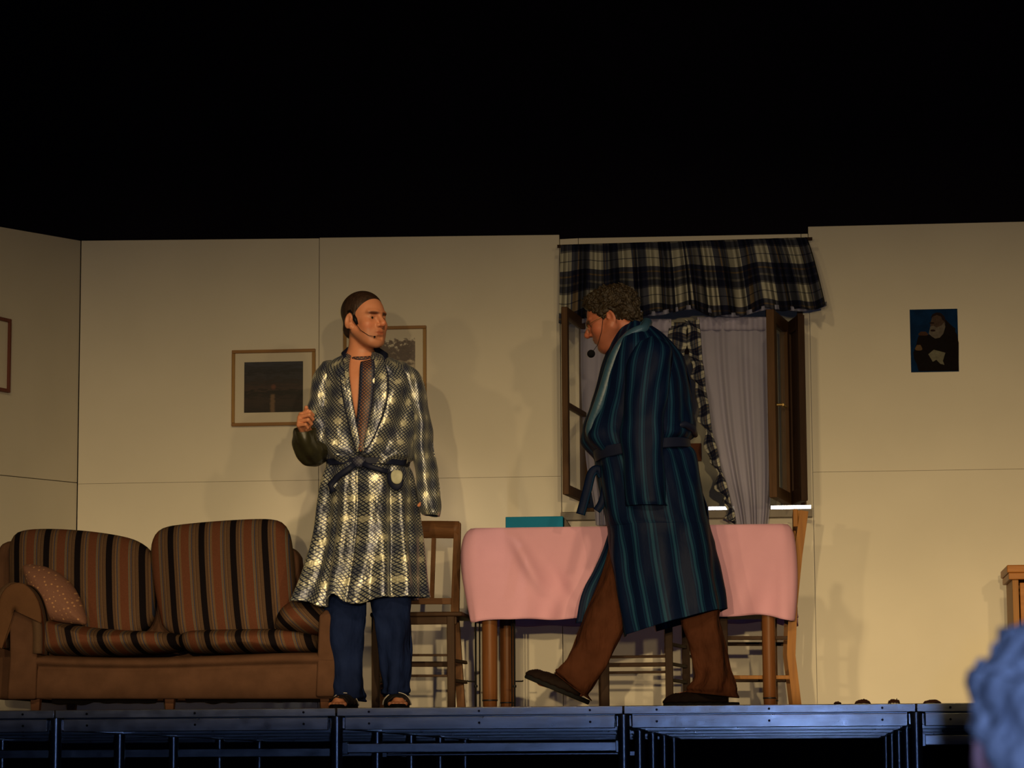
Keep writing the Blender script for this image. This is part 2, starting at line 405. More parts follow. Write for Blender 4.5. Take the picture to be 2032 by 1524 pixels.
# window flat with opening
ox0, ox1 = P(1150, 800, YW).x, P(1596, 800, YW).x
oz0, oz1 = wz(1400, 1012), wz(1400, 520)
m = M(); zt0, zt1 = wz(1112, 474), wz(1608, 463); yy = YW + .012
panel(m, X2, X3, 0, oz0, y=yy); panel(m, X2, ox0, oz0, zt0, zt0 + .003, y=yy); panel(m, ox0, ox1, oz1, zt0 + .003, zt1, y=yy); panel(m, ox1, X3, oz0, zt1, zt1, y=yy)
m.box((ox0 - .06, yy + .031, 0), (ox0 - .01, yy + .08, zt0 - .05)); m.box((ox1 + .005, yy + .031, 0), (ox1 + .05, yy + .08, zt0 - .05))
tag(m.build('wall_back_middle', MWALL), 'cream stage flat that holds the window', 'wall', kind='structure')
ZS2 = wz(1700, 936)
m = M(); zr0, zr1 = wz(1604, 450), wz(2032, 440)
xe = XR; X4 = X3 + 1.27
for a, b in ((X3, X4 + .62), (X4 + .62, xe)):
    panel(m, a, b, 0, ZS2); k0 = zr0 + (zr1 - zr0) * (a - X3) / 1.1; k1 = zr0 + (zr1 - zr0) * (b - X3) / 1.1
    panel(m, a, b, ZS2, min(k0, zr1 + .01), min(k1, zr1 + .02))
m.box((X4, YW + .031, 0), (X4 + .06, YW + .08, zr0 - .1))
tag(m.build('wall_back_right', MWALL), 'cream painted stage flats right of the window', 'wall', kind='structure')
# splayed left flat: from the corner towards the audience
c0 = Vector((XL, YW, 0)); ca = P(0, 943, YW - .62); dirl = Vector((ca.x - c0.x, ca.y - c0.y, 0)).normalized()
Lw = 1.6; c1 = c0 + dirl * Lw
def zat(px, py, s):                                 # height on the splayed flat at the pixel
    d = ray(px, py); nrm = Vector((-dirl.y, dirl.x, 0)); t = (c0 - CAM).dot(nrm) / d.dot(nrm); return CAM + d * t
q0 = zat(0, 450, 0); qs = zat(0, 943, 0); dd = (Vector((q0.x, q0.y, 0)) - c0).length
zc = wz(157, 478); ze = zc + (q0.z - zc) * Lw / dd; zsc = wz(152, 958); zse = zsc + (qs.z - zsc) * Lw / dd
nrm = Vector((dirl.y, -dirl.x, 0)); nrm = -nrm if nrm.x > 0 else nrm
m = M()
for za, zb, zc_, zd in ((0, 0, zsc - .002, zse - .002), (zsc + .002, zse + .002, zc, ze)):
    a, b = c0 - dirl * 0 + Vector((-.004, 0, 0)), c1
    vs = []
    for off in (Vector(), nrm * .03):
        vs += [a + off + Vector((0, 0, za)), b + off + Vector((0, 0, zb)), b + off + Vector((0, 0, zd)), a + off + Vector((0, 0, zc_))]
    m.add(vs, [(0,1,2,3),(7,6,5,4),(0,4,5,1),(1,5,6,2),(2,6,7,3),(3,7,4,0)])
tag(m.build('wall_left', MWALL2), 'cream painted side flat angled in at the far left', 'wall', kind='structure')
m = M(); m.box((-9, 5.4, -1.2), (8, 5.5, 7))
tag(m.build('wall_rear', MBLACK), 'black masking cloth hanging behind the set', 'backdrop', kind='structure')
m = M(); m.box((-5.8, .012, -.022), (4.6, 5.39, 0))
tag(m.build('floor', MFLOOR), 'stage floor boards', 'floor', kind='structure')
m = M(); m.box((-9, -14.5, -1.52), (8, 5.5, -1.42))
tag(m.build('floor_hall', MHALL), 'dark floor of the hall in front of and under the stage', 'floor', kind='structure')

# ------------------------------------------------------------------ stage platforms (metal underframe)
BW = P(1237, 1430, 0).x - P(667, 1430, 0).x; XB = P(1237, 1430, 0).x; RD = 1.2
bays = [(-3, 'below the left sofa arm'), (-2, 'below the sofa seat'), (-1, 'below the left table end'), (0, 'below the walking man'), (1, 'below the bare right wall')]
rows = ['front row', 'second row back', 'third row back', 'fourth row back', 'fifth row back']
bx_ = {}
zrail = lambda py: P(1016, py, 0).z
ZT0, ZT1, ZB0, ZB1 = P(1016, 1418.5, 0).z, 0.0, P(1016, 1446, 0).z, P(1016, 1421, 0).z
HZ = -1.42
def make_platform():
    t = thing('stage_platform', 'x', 'platform', (0, 0, 0))
    g = .003
    m = M()     # top edge profile and lower channel, mitred frame
    def rail(a, b, mm, z0, z1, th):
        mm.box((a[0], a[1], z0), (b[0], b[1], z1))
    m.box((g, 0, ZT0), (BW - g, .02, ZT1 - .001)); m.build('edge_profile', MALU, t, bevel=.0025)
    m = M(); m.box((.038, .008, ZB0), (BW - .038, .03, ZB1)); m.build('front_rail', MALU, t, bevel=.0025)
    m = M(); m.box((.038, .012, ZB1 + .0005), (BW - .038, .018, ZT0 - .0005)); m.build('web_plate', MALUD, t)
    m = M(); m.box((g, RD - .035, ZB0 + .004), (BW - g, RD - .008, ZB1)); m.box((g, RD - .02, ZB1), (BW - g, RD - .006, -.03)); m.build('rear_rail', MALU, t, bevel=.0025)
    for x in (g, BW - g - .03):
        m = M(); m.box((x, .035, ZB0 + .006), (x + .03, RD - .04, ZB1)); m.build('side_rail', MALU, t, bevel=.0025)
    m = M()
    for fx in (.115, .5, .885):
        for zz in ((ZT0 + ZT1) / 2, (ZB0 + ZB1) / 2):
            m.lathe((BW * fx, -.0035 if zz > -.03 else .0045, zz), [(.0055, 0), (.0055, .005)], 8, (0, 1, 0))
    m.each('bolt', MBOLT, t)
    m = M(); m.lathe((0, .027, HZ), [(.045, 0), (.045, .012), (.0255, .014), (.0255, -HZ + ZT0 - .001)], 28)
    m.build('leg', MALUD, t, smooth=False, bevel=.001, seg=1)
    return t
base_pf = make_platform(); first = True
for r in range(5):
    for b, txt in bays:
        o = base_pf if first else copy_tree(base_pf)
        first = False
        o.location = (XB + b * BW, r * RD * 1.0, 0)
        tag(o, 'aluminium stage platform, %s, %s' % (rows[r], txt), 'platform', 'stage platforms under the set')
        bx_[(r, b)] = o
# extra far-right leg
# crossbars between legs
def crossbar(x0, x1, Y, py0, py1, label, mat=MALU, splice=None):
    z0 = P(1016, py1, Y).z; z1 = P(1016, py0, Y).z
    m = M(); m.box((x0, Y, z0), (x1, Y + .03, z1))
    t = thing('crossbar', label, 'bar', ((x0 + x1) / 2, Y, z0), 'crossbars under the stage')
    m.build('tube', mat, t, bevel=.004)
    m = M()
    for x in (x0, x1):
        m.box((x - .02, Y - .006, z0 - .006), (x + .02, Y + .036, z1 + .006))
    m.each('clamp', MALUD, t, bevel=.003)
crossbar(XB - BW + .02, XB - .02, .075, 1473, 1492, 'bright blue-lit aluminium crossbar under the pink table')
crossbar(XB + BW + .02, XB + 2 * BW - .02, .07, 1464, 1484, 'crossbar under the stage at the right, beside the spectator')
crossbar(XB - 3 * BW, XB - BW - .04, 2.46, 1482, 1499, 'long dim crossbar under the stage below the sofa', MALU)
crossbar(XB - BW + .02, XB - .04, 1.27, 1494, 1499, 'thin lower crossbar behind the bright one', MALUD)

# ------------------------------------------------------------------ window with sashes, curtains
win = thing('window_1', 'brown wooden casement window standing open in the stage flat', 'window', ((ox0 + ox1) / 2, YW, oz0), kind='structure')
m = M(); fw = .028
m.box((ox0, YW - .004, oz0), (ox0 + fw, YW + .05, oz1)); m.box((ox1 - fw, YW - .004, oz0), (ox1, YW + .05, oz1)); m.box((ox0, YW - .004, oz1 - fw), (ox1, YW + .05, oz1)); m.box((ox0, YW, oz0), (ox1, YW + .05, oz0 + .02))
m.build('window_frame', MSASH, win, bevel=.003)
m = M(); m.box((P(1112, 1015, YW - .09).x, YW - .07, wz(1400, 1028, YW - .07)), (P(1612, 1015, YW - .07).x, YW + .008, wz(1400, 1012, YW - .07)))
m.build('window_sill', MSILL, win, bevel=.003)
m = M()
for a, b in ((1405, 1458), (1529, 1610)):
    m.box((P(a, 1010, YW - .075).x, YW - .078, wz(1500, 1011.5, YW - .078)), (P(b, 1010, YW - .075).x, YW - .062, wz(1500, 1003, YW - .078)), rot=Matrix.Rotation(.085, 3, 'X'))
m.each('sill_glint', MGLINT, win, bevel=.002)  # strips added only where the sill glints, tilted to return the flash
def leaf(p, q, z0, z1, mat, st=.045, rt=.05, th=.032, glazed=True, bars=(), name='sash', handle=None):
    """a hinged leaf from p (hinge, x,y) to q"""
    p, q = Vector((p[0], p[1], 0)), Vector((q[0], q[1], 0)); d = (q - p); L = d.length; d.normalize(); n = Vector((d.y, -d.x, 0))
    def bx(m, a, b, c, e, o=0, t=th):
        vs = [p + d * i + n * (j + o) + Vector((0, 0, k)) for i, j, k in ((a,-t/2,c),(b,-t/2,c),(b,t/2,c),(a,t/2,c),(a,-t/2,e),(b,-t/2,e),(b,t/2,e),(a,t/2,e))]
        m.add(vs, [(0,3,2,1),(4,5,6,7),(0,1,5,4),(1,2,6,5),(2,3,7,6),(3,0,4,7)])
    m = M(); bx(m, 0, st, z0, z1); bx(m, L - st, L, z0, z1); bx(m, st, L - st, z0, z0 + rt); bx(m, st, L - st, z1 - rt, z1)
    for f in bars: zz = z0 + (z1 - z0) * f; bx(m, st, L - st, zz - .012, zz + .012)
    s = m.build(name, mat, win, bevel=.004)
    m = M(); bx(m, st, L - st, z0 + rt, z1 - rt, t=.004 if glazed else .014)
    m.build('pane' if glazed else 'wood_panel', MGLASS if glazed else mat, s)
    if handle:
        m = M(); c = p + d * (L - st / 2) + Vector((0, 0, handle)); sg = n if n.x < 0 else n
        m.tube([c - n * .02, c - n * .05], .008, 10); m.tube([c - n * .05, c - n * .052 + Vector((.0, 0, .0)) - d * .09], .008, 10)
        m.box(tuple(c - Vector((.012, .012, .04))), tuple(c + Vector((.012, .012, .04))))
        m.build('handle', MBRASS, s, bevel=.002)
    return s
zb, zt = wz(1165, 1000), wz(1165, 640)
hy = YW - .015
pL0 = P(1163, 800, hy); pL1 = P(1121, 800, hy - .52)
leaf((pL0.x, pL0.y), (pL1.x, pL1.y), zb, zt, MSASH, bars=(.48,), st=.04)
pR0 = P(1562, 800, hy - .05); pR1 = P(1531, 800, hy - .50); pR2 = P(1593, 800, hy - .30)
zb, zt = wz(1565, 1003, hy - .05), wz(1565, 640, hy - .05)
leaf((pR0.x, pR0.y), (pR1.x, pR1.y), zb, zt, MSASH, bars=(), st=.07, rt=.06, th=.04, handle=wz(1535, 802, hy - .5))
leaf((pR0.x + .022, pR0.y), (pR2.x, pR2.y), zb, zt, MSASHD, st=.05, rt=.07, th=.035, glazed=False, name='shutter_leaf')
# what stands behind the window
t = thing('scenery_board', 'pale painted board standing behind the open window', 'scenery', (P(1380, 900, 2.75).x, 2.78, 0))
m = M(); m.box((P(1080, 900, 2.75).x, 2.75, 0), (P(1650, 900, 2.75).x, 2.78, 2.3)); m.build('board', mk('pale_board_paint', (.55, .52, .40), .9, scale=6, c2=(.42, .40, .33)), t)
a, b = P(1340, 640, 2.74), P(1398, 702, 2.74); m = M(); m.box((a.x, 2.735, b.z), (b.x, 2.749, a.z)); m.build('brown_patch', mk('brown_paint_patch', (.10, .05, .035), .8), t)
a, b = P(1370, 880, 2.74), P(1392, 915, 2.74); m = M(); m.box((a.x, 2.735, b.z), (b.x, 2.749, a.z)); m.build('brown_patch', MMAT if False else mk('rust_paint_patch', (.16, .06, .035), .8), t)

def smoothpts(pts, n):
    """Catmull-Rom through tuples of floats"""
    A = np.array(pts, float); m = len(A); out = []
    for i in range(n):
        s = i * (m - 1) / (n - 1); k = min(int(s), m - 2); f = s - k
        p0, p1, p2, p3 = A[max(k-1, 0)], A[k], A[k+1], A[min(k+2, m-1)]
        out.append(.5 * ((2*p1) + (-p0+p2)*f + (2*p0-5*p1+4*p2-p3)*f*f + (-p0+3*p1-3*p2+p3)*f**3))
    return out
# valance: gathered plaid
rod_y = YW - .17
val = thing('valance', 'short gathered plaid valance in navy and cream across the window top', 'curtain', tuple(P(1370, 480, rod_y)))
G, U = [], []; nu, nv = 260, 40
for j in range(nv):
    v = j / (nv - 1); rowp, rowu = [], []
    for i in range(nu):
        u = i / (nu - 1)
        pxl = 1113 + (-4) * v; pxr = 1602 + 38 * v ** .8 - 2
        px = pxl + (pxr - pxl) * u
        pyt = 486 - 15 * u; pyb = 632 - 22 * u + 5 * math.sin(u * 21 + 1) + 3.5 * math.sin(u * 47) + 5 * math.cos(u * 9)
        py = pyt + (pyb - pyt) * v
        ph = u * 2 * PI
        amp = .016 + .030 * v
        fold = math.sin(ph * 21 + 2.2 * math.sin(ph * 2.0) + 1.0 * v) + .5 * math.sin(ph * 12.3 + 1 + .8 * v) + .3 * math.sin(ph * 37)
        y = rod_y - .01 + amp * fold - .03 * math.sin(PI * v) - (.05 * max(0, u - .9) * 10) * v
        q = P(px, py, y); rowp.append(q)
        rowu.append((u * 1.22 * 1.02 + .008 * math.sin(ph * 21 + 2.2 * math.sin(ph * 2)) * (1.3) + .01 * math.sin(ph * 3) * v, v * .345 + .143 + .006 * math.sin(ph * 4)))
    G.append(rowp); U.append(rowu)
m = M(); m.grid(G, U); m.build('gathered_cloth', MPLAID, val, smooth=True, solid=.003)
m = M(); m.tube([P(1106, 489, rod_y + .03), P(1612, 474, rod_y + .03)], .009, 12)
m.build('curtain_rod', MSASHD, val)
m = M()
for px in (1122, 1596): m.tube([P(px, 489 if px < 1300 else 475, rod_y + .03), P(px, 489 if px < 1300 else 475, YW + .01)], .006, 8)
m.each('rod_bracket', MSASHD, val)
G, U = [], []           # pale lining hem peeking out under the valance
for j in range(4):
    v = j / 3; G.append([P(1135 + 505 * (i / 199), 628 - 20 * (i / 199) + 6 * math.sin((i / 199) * 21 + 1) + 5 * math.cos((i / 199) * 9) + 9 * v - 5, rod_y + .012 + .02 * math.sin(i / 199 * 132)) for i in range(200)])
m = M(); m.grid(G); m.build('lining_hem', mk('pale_blue_lining', (.26, .27, .42), .9), val, smooth=True, solid=.002)

def sheer_curtain(label, rows_, trimw, nf, yb):
    """rows_: (py, left px, right px, trim side px)"""
    t = thing('sheer_curtain', label, 'curtain', tuple(P(rows_[0][1], rows_[0][0], yb)), 'sheer curtains in the window')
    R_ = smoothpts(rows_, 60); G = []; nu = 110
    for j, (py, xl, xr, side) in enumerate(R_):
        v = j / 59; G.append([P(xl + (xr - xl) * i / (nu - 1), py, yb + (.005 + .006 * v) * (math.sin(i / (nu - 1) * nf * 2 * PI + v) + .6 * math.sin(i / (nu - 1) * nf * 1.63 * 2 * PI + 2 * v))) for i in range(nu)])
    m = M(); m.grid(G); m.build('voile', MSHEER, t, smooth=True)
    # heading band
    G = []
    for j in range(5):
        py = rows_[0][0] + 26 * j / 4 - 3; G.append([P(rows_[0][1] + (rows_[0][2] - rows_[0][1]) * i / 60, py, yb - .012 + .008 * math.sin(i * .7)) for i in range(61)])
    m = M(); m.grid(G); m.build('heading_band', mk('pale_voile_band', (.40, .38, .55), .9), t, smooth=True, solid=.002)
    G, U = [], []
    for j, (py, xl, xr, side) in enumerate(R_):
        v = j / 59; e = xl if side < 0 else xr; wv = trimw * (1 - .55 * v)
        sgn = -1 if side < 0 else 1
        row, ru = [], []
        for i in range(16):
            s = i / 15; wob = 5 * math.sin(v * 70) + 3 * math.sin(v * 43 + 1)
            row.append(P(e + sgn * (-4 + (wv + wob * (.3 + v)) * s), py + 5 * math.sin(v * 40 + s * 3), yb - .02 + .012 * math.sin(s * 8 + v * 60))); ru.append((s * .05 + .01, v * 1.15))
        G.append(row); U.append(ru)
    m = M(); m.grid(G, U); m.build('plaid_trim', MPLAIDT, t, smooth=True, solid=.002)
sheer_curtain('long white sheer curtain swept to the right side of the window, plaid edge',
    [(632, 1384, 1530, -1), (700, 1389, 1530, -1), (760, 1396, 1531, -1), (850, 1409, 1533, -1), (930, 1428, 1532, -1), (1000, 1448, 1528, -1), (1040, 1458, 1524, -1)], 28, 5, YW - .10)
sheer_curtain('white sheer curtain at the left of the window, mostly behind the walking man',
    [(636, 1152, 1332, 1), (700, 1152, 1326, 1), (760, 1153, 1316, 1), (850, 1157, 1298, 1), (930, 1165, 1270, 1), (1000, 1178, 1245, 1), (1042, 1182, 1232, 1)], 40, 6, YW - .085)

# ------------------------------------------------------------------ pictures
def framed(name, label, x0, y0, x1, y1, Y, fwpx, mats, inner=None, art=None):
    a, b = P(x0, y0, Y), P(x1, y1, Y); cx, cz = (a.x + b.x) / 2, (a.z + b.z) / 2; fw = fwpx * SX(Y)
    t = thing(name, label, 'picture', (cx, Y, b.z))
    hw, hh = (b.x - a.x) / 2, (a.z - b.z) / 2; y = YW - .0225
    m = M(); m.box((cx - hw, y, cz + hh - fw), (cx + hw, YW - .001, cz + hh)); m.box((cx - hw, y, cz - hh), (cx + hw, YW - .001, cz - hh + fw)); m.each('frame_rail', mats[1], t, bevel=.003)
    m = M(); m.box((cx - hw, y, cz - hh + fw), (cx - hw + fw, YW - .001, cz + hh - fw)); m.box((cx + hw - fw, y, cz - hh + fw), (cx + hw, YW - .001, cz + hh - fw)); m.each('frame_stile', mats[0], t, bevel=.003)
    m = M(); m.box((cx - hw + fw, YW - .012, cz - hh + fw), (cx + hw - fw, YW - .002, cz + hh - fw)); m.build('mount', MMAT, t)
    if inner:
        a, b = P(inner[0], inner[1], YW - .013), P(inner[2], inner[3], YW - .013)
        G = [[(a.x + (b.x - a.x) * i, YW - .0135, a.z + (b.z - a.z) * j) for i in (0, 1)] for j in (0, 1)]
        m = M(); m.grid(G, [[(i, 1 - j) for i in (0, 1)] for j in (0, 1)]); m.build('print', art, t, solid=.0015)
    return t
def art_dusk():
    t = NT('dusk_water_print'); uv = t.sep(t.co('UV')); nz = t.noise(6, 5, vec=t.co('UV'), stretch=(1, 3.5, 1))
    sky = t.ramp(t.math('ADD', uv[1], t.math('MULTIPLY', t.math('SUBTRACT', nz, .5), .45)), [(0, (.018, .012, .012)), (.25, (.05, .03, .025)), (.36, (.014, .010, .010)), (.42, (.018, .012, .012)), (.46, (.075, .045, .038)), (.60, (.035, .028, .030)), (.72, (.05, .05, .065)), (.8, (.022, .022, .03)), (1, (.055, .065, .10))])
    d = t.math('ABSOLUTE', t.math('SUBTRACT', uv[0], t.math('ADD', .485, t.math('MULTIPLY', t.math('SUBTRACT', nz, .5), .05))))
    col = t.ramp(d, [(.02, (1, 1, 1)), (.05, (0, 0, 0))]); low = t.ramp(uv[1], [(.34, (1, 1, 1)), (.37, (0, 0, 0))])
    c = t.mix(t.math('MULTIPLY', col, low), sky, (.26, .17, .09))
    d2 = t.math('ADD', t.math('POWER', t.math('MULTIPLY', t.math('SUBTRACT', uv[0], .5), 1.2), 2), t.math('POWER', t.math('SUBTRACT', uv[1], .50), 2))
    c = t.mix(t.ramp(d2, [(.0008, (1, 1, 1)), (.004, (0, 0, 0))]), c, (.24, .09, .05))
    t.set(t.mix(1.0, c, (.55, .50, .55), 'MULTIPLY'), .5, 0, .3); return t.m
def art_smoke():
    t = NT('brushed_print'); uvv = t.co('UV'); uv = t.sep(uvv); nz = t.noise(3.2, 6, vec=uvv, stretch=(2.5, 5, 1), rough=.7)
    v = t.math('ADD', uv[1], t.math('MULTIPLY', t.math('SUBTRACT', nz, .5), .9))
    c = t.ramp(v, [(.1, (.45, .36, .28)), (.4, (.35, .25, .19)), (.6, (.52, .44, .34)), (.78, (.10, .075, .07)), (.95, (.14, .10, .09)), (1, (.62, .56, .46))])
    t.set(c, .5, 0, .4); return t.m
framed('picture_frame', 'gold-framed dark dusk landscape hanging left of the left man', 460, 695, 625, 843, YW - .02, 6.5, (MGOLD, MGOLDX), (485, 719, 601, 817), art_dusk())
framed('picture_frame', 'tall gold-framed picture half hidden behind the left man', 681, 649, 846, 868, YW - .02, 6.5, (MGOLD, MGOLDX), (702, 673, 824, 845), art_smoke())
# picture on the splayed flat
def onleft(px, py): return zat(px, py, 0)
a, b = onleft(17, 634), onleft(15, 780)
t = thing('picture_frame', 'reddish-framed picture on the side flat, cut by the left picture edge', 'picture', tuple(b - dirl * 0 - nrm * .01))
u_ = dirl; W_ = .46; n_ = -nrm
def plq(m, s0, s1, z0, z1, o0, o1):
    vs = []
    for o in (o0, o1):
        for s, z in ((s0, z0), (s1, z0), (s1, z1), (s0, z1)): vs.append(Vector((a.x, a.y, 0)) + u_ * s + n_ * o + Vector((0, 0, z)))
    m.add(vs, [(0,1,2,3),(7,6,5,4),(0,4,5,1),(1,5,6,2),(2,6,7,3),(3,7,4,0)])
zb_, zt_ = b.z, a.z; fr = .018
m = M(); plq(m, 0, fr, zb_, zt_, .001, .022); plq(m, W_ - fr, W_, zb_, zt_, .001, .022); plq(m, fr, W_ - fr, zt_ - fr, zt_, .001, .022); plq(m, fr, W_ - fr, zb_, zb_ + fr, .001, .022); m.each('frame', MREDW, t, bevel=.003)
m = M(); plq(m, fr, W_ - fr, zb_ + fr, zt_ - fr, .001, .010); m.build('mount', MMAT, t)
m = M(); plq(m, .09, W_ - .09, zb_ + .07, zt_ - .07, .0105, .012); m.build('print', art_smoke(), t)
# poster: bearded man in dark robe on blue
t = thing('poster', 'small unframed blue poster of a bearded figure in a dark robe', 'poster', tuple(P(1854, 737, YW)))
a, b = P(1805, 614.5, YW - .004), P(1903, 737, YW - .004)
m = M(); m.box((a.x, YW - .004, b.z), (b.x, YW - .0005, a.z)); m.build('sheet', mk('poster_blue', (.003, .028, .105), .8, spec=.08, var=.3, scale=12), t)
def patch(name, pts, k, mat):
    m = M(); m.prism([(P(x, y, YW - .005).x, P(x, y, YW - .005).z) for x, y in pts], YW - .0042 - k * .0006, YW - .0040); return m.build(name, mat, t)
def blob(cx, cy, rx, ry, n=26, wob=.08, ph=0): return [(cx + rx * math.cos(2*PI*i/n) * (1 + wob * math.sin(3*2*PI*i/n + ph)), cy + ry * math.sin(2*PI*i/n) * (1 + wob * math.cos(2*2*PI*i/n + ph))) for i in range(n)]
mp = lambda n, c: mk(n, tuple(q * .6 for q in c), .8, spec=.08, var=.15, scale=60)
patch('robe', [(1822,668),(1832,660),(1843,664),(1852,668),(1866,666),(1876,652),(1882,640),(1892,652),(1899,664),(1902.4,680),(1902.6,736),(1823,736.4),(1819,722),(1814,712),(1812,700),(1817,688)], 1, mp('poster_robe_brown', (.012, .008, .009)))
patch('hood', [(1874,664),(1876,640),(1868,632),(1876,634),(1886,644),(1896,652),(1894,672)], 2, mp('poster_hood', (.014, .009, .010)))
patch('head', blob(1861, 641, 14.5, 19.5), 2, mp('poster_face', (.115, .075, .062)))
patch('hair', [(1846,632),(1850,624),(1858,620),(1867,621),(1874,628),(1877,640),(1872,636),(1867,628),(1859,625),(1851,628)], 3, mp('poster_hair', (.030, .018, .020)))
patch('beard', [(1846,648),(1852,646),(1858,650),(1868,646),(1873,640),(1876,648),(1872,662),(1865,670),(1856,672),(1848,667),(1843,662)], 3, mp('poster_beard', (.22, .19, .17)))
patch('mouth', blob(1851, 656, 5, 2.2), 4, mp('poster_mouth', (.04, .02, .02)))
patch('brow', blob(1849, 641, 5, 1.6), 4, mp('poster_brow', (.03, .018, .016)))
patch('fist', blob(1832, 662, 9, 5, wob=.2), 3, mp('poster_fist', (.10, .05, .035)))
patch('hand', blob(1823, 690, 6.5, 7, wob=.2), 3, mp('poster_hand', (.21, .13, .07)))
patch('paper', [(1842,703),(1853,694),(1876,700),(1871,716),(1874,724),(1866,722),(1858,714),(1851,718)], 3, mp('poster_paper', (.27, .26, .20)))

# ------------------------------------------------------------------ cabinet at right
YC = 1.55
a = P(1998, 1121, YC)
t = thing('cabinet', 'honey wood sideboard with moulded top at the right edge', 'cabinet', (a.x + .45, YC + .2, 0))
zt = a.z; k = SX(YC)
m = M(); m.box((a.x, YC, zt - 15 * k), (a.x + 1.0, YC + .46, zt)); m.build('top', MCAB, t, bevel=.006, seg=3)
m = M(); m.box((a.x + 3*k, YC + .006, zt - 28 * k), (a.x + .99, YC + .45, zt - 15 * k)); m.build('moulding', MCAB, t, bevel=.004)
x0 = a.x + 10 * k
m = M(); m.box((x0, YC + .02, .06), (x0 + .03, YC + .44, zt - 28 * k)); m.box((x0 + .93, YC + .02, .06), (x0 + .96, YC + .44, zt - 28 * k)); m.each('side_panel', MCABZ, t, bevel=.003)
m = M(); m.box((x0 + .03, YC + .42, .06), (x0 + .93, YC + .44, zt - 28 * k)); m.build('back_panel', MCABZ, t)
m = M(); m.box((x0 + .03, YC + .03, .05), (x0 + .93, YC + .42, .08)); m.build('bottom_panel', MCABZ, t)
m = M(); m.box((x0, YC + .015, 0), (x0 + .96, YC + .43, .06)); m.build('plinth', MCABZ, t)
for i in range(2):
    m = M(); xa = x0 + .035 + i * .45; m.box((xa, YC + .012, .08), (xa + .44, YC + .032, zt - 34 * k)); d = m.build('door', MCAB, t, bevel=.004)
    m = M(); m.lathe((xa + (.40 if i == 0 else .04), YC - .008, .40), [(.006, .02), (.006, .01), (.012, .004), (.012, -.004), (.004, -.008)], 14, (0, 1, 0)); m.build('knob', MBRASS, d, smooth=True)

# ------------------------------------------------------------------ debris at the stage lip
for i, (px, pw, ph, lb) in enumerate([(1662, 14, 4, 'flat brown leaf scrap on the stage lip, nearest the window'), (1712, 30, 8, 'rounded crumpled brown leaf on the stage lip, the largest one'), (1774, 22, 7, 'spiky curled leaf scrap on the stage lip, third from the window'), (1850, 34, 6, 'low rounded brown leaf on the stage lip, nearest the cabinet')]):
    Yd = .10; c = P(px, 1396, Yd); k = SX(Yd); z = 0.0; G = []
    hh = ph * k * .8 + .002
    for j in range(13):
        v = j / 12 * 2 - 1; row = []
        for q in range(17):
            u = q / 16 * 2 - 1; e = max(0, 1 - u * u); prof = e ** .5
            nzv = noise.noise(Vector((u * 3 + i * 5, v * 3, i)))
            row.append((c.x + u * pw * k / 2, Yd + v * .04 * prof, .002 + hh * prof * (1 - v * v * .8) * (1 + .5 * nzv) + (.012 * max(0, noise.noise(Vector((u * 9, v * 8, i * 3)))) if i == 2 else 0)))
        G.append(row)
    m = M(); m.grid(G); o = m.build('dry_leaf', MLEAF, None, smooth=True, solid=.003); tag(o, lb, 'leaf', 'dry leaves on the stage lip')

# ------------------------------------------------------------------ shaped helpers
def resample(poly, n):
    A = np.array(poly, float); A = np.vstack([A, A[:1]]); L = np.r_[0, np.cumsum(np.hypot(*np.diff(A, axis=0).T))]
    s = np.linspace(0, L[-1], n, endpoint=False); return np.c_[np.interp(s, L, A[:, 0]), np.interp(s, L, A[:, 1])]
def chaikin(poly, it=2):
    for _ in range(it):
        q = []
        for i in range(len(poly)):
            a, b = np.array(poly[i], float), np.array(poly[(i+1) % len(poly)], float); q += [tuple(.75*a+.25*b), tuple(.25*a+.75*b)]
        poly = q
    return poly
def puff(m, poly, Y, d0, d1, n=90, rings=12, power=.45, lean=0.0, smooth=2, uvf=None, wr=0.0, world=False):
    """puffed body from a pixel outline at depth Y: front bulges by d0, back by d1. lean tilts it back with height"""
    pts = resample(chaikin(poly, smooth), n)
    W_ = np.array([[P(x, y, Y).x, P(x, y, Y).z] for x, y in pts]) if not world else pts
    c = W_.mean(0); zmin = W_[:, 1].min(); vs, uv = [], []
    def ring(s, y):
        for x, z in (c + (W_ - c) * s):
            o = wr * noise.noise(Vector((x * 7, z * 7, y * 4))) if wr else 0
            vs.append((x, Y + y + lean * (z - zmin) + o, z)); uv.append(uvf(x, z, y) if uvf else (x, z))
    S = [(math.sin(PI / 2 * i / rings)) for i in range(1, rings + 1)]
    cnt = 0
    for s in S: ring(s, -d0 * (1 - s * s) ** power); cnt += 1
    for s in S[::-1][1:]: ring(s, d1 * (1 - s * s) ** power); cnt += 1
    fs = [(k*n+i, k*n+(i+1) % n, (k+1)*n+(i+1) % n, (k+1)*n+i) for k in range(cnt-1) for i in range(n)]
    f0 = len(vs); vs.append((c[0], Y - d0 + lean * (c[1] - zmin), c[1])); uv.append(uvf(c[0], c[1], -d0) if uvf else tuple(c))
    vs.append((c[0], Y + d1 + lean * (c[1] - zmin), c[1])); uv.append(uv[-1])
    fs += [(f0, (i+1) % n, i) for i in range(n)] + [(f0 + 1, (cnt-1)*n+i, (cnt-1)*n+(i+1) % n) for i in range(n)]
    m.add(vs, fs, uv); return m

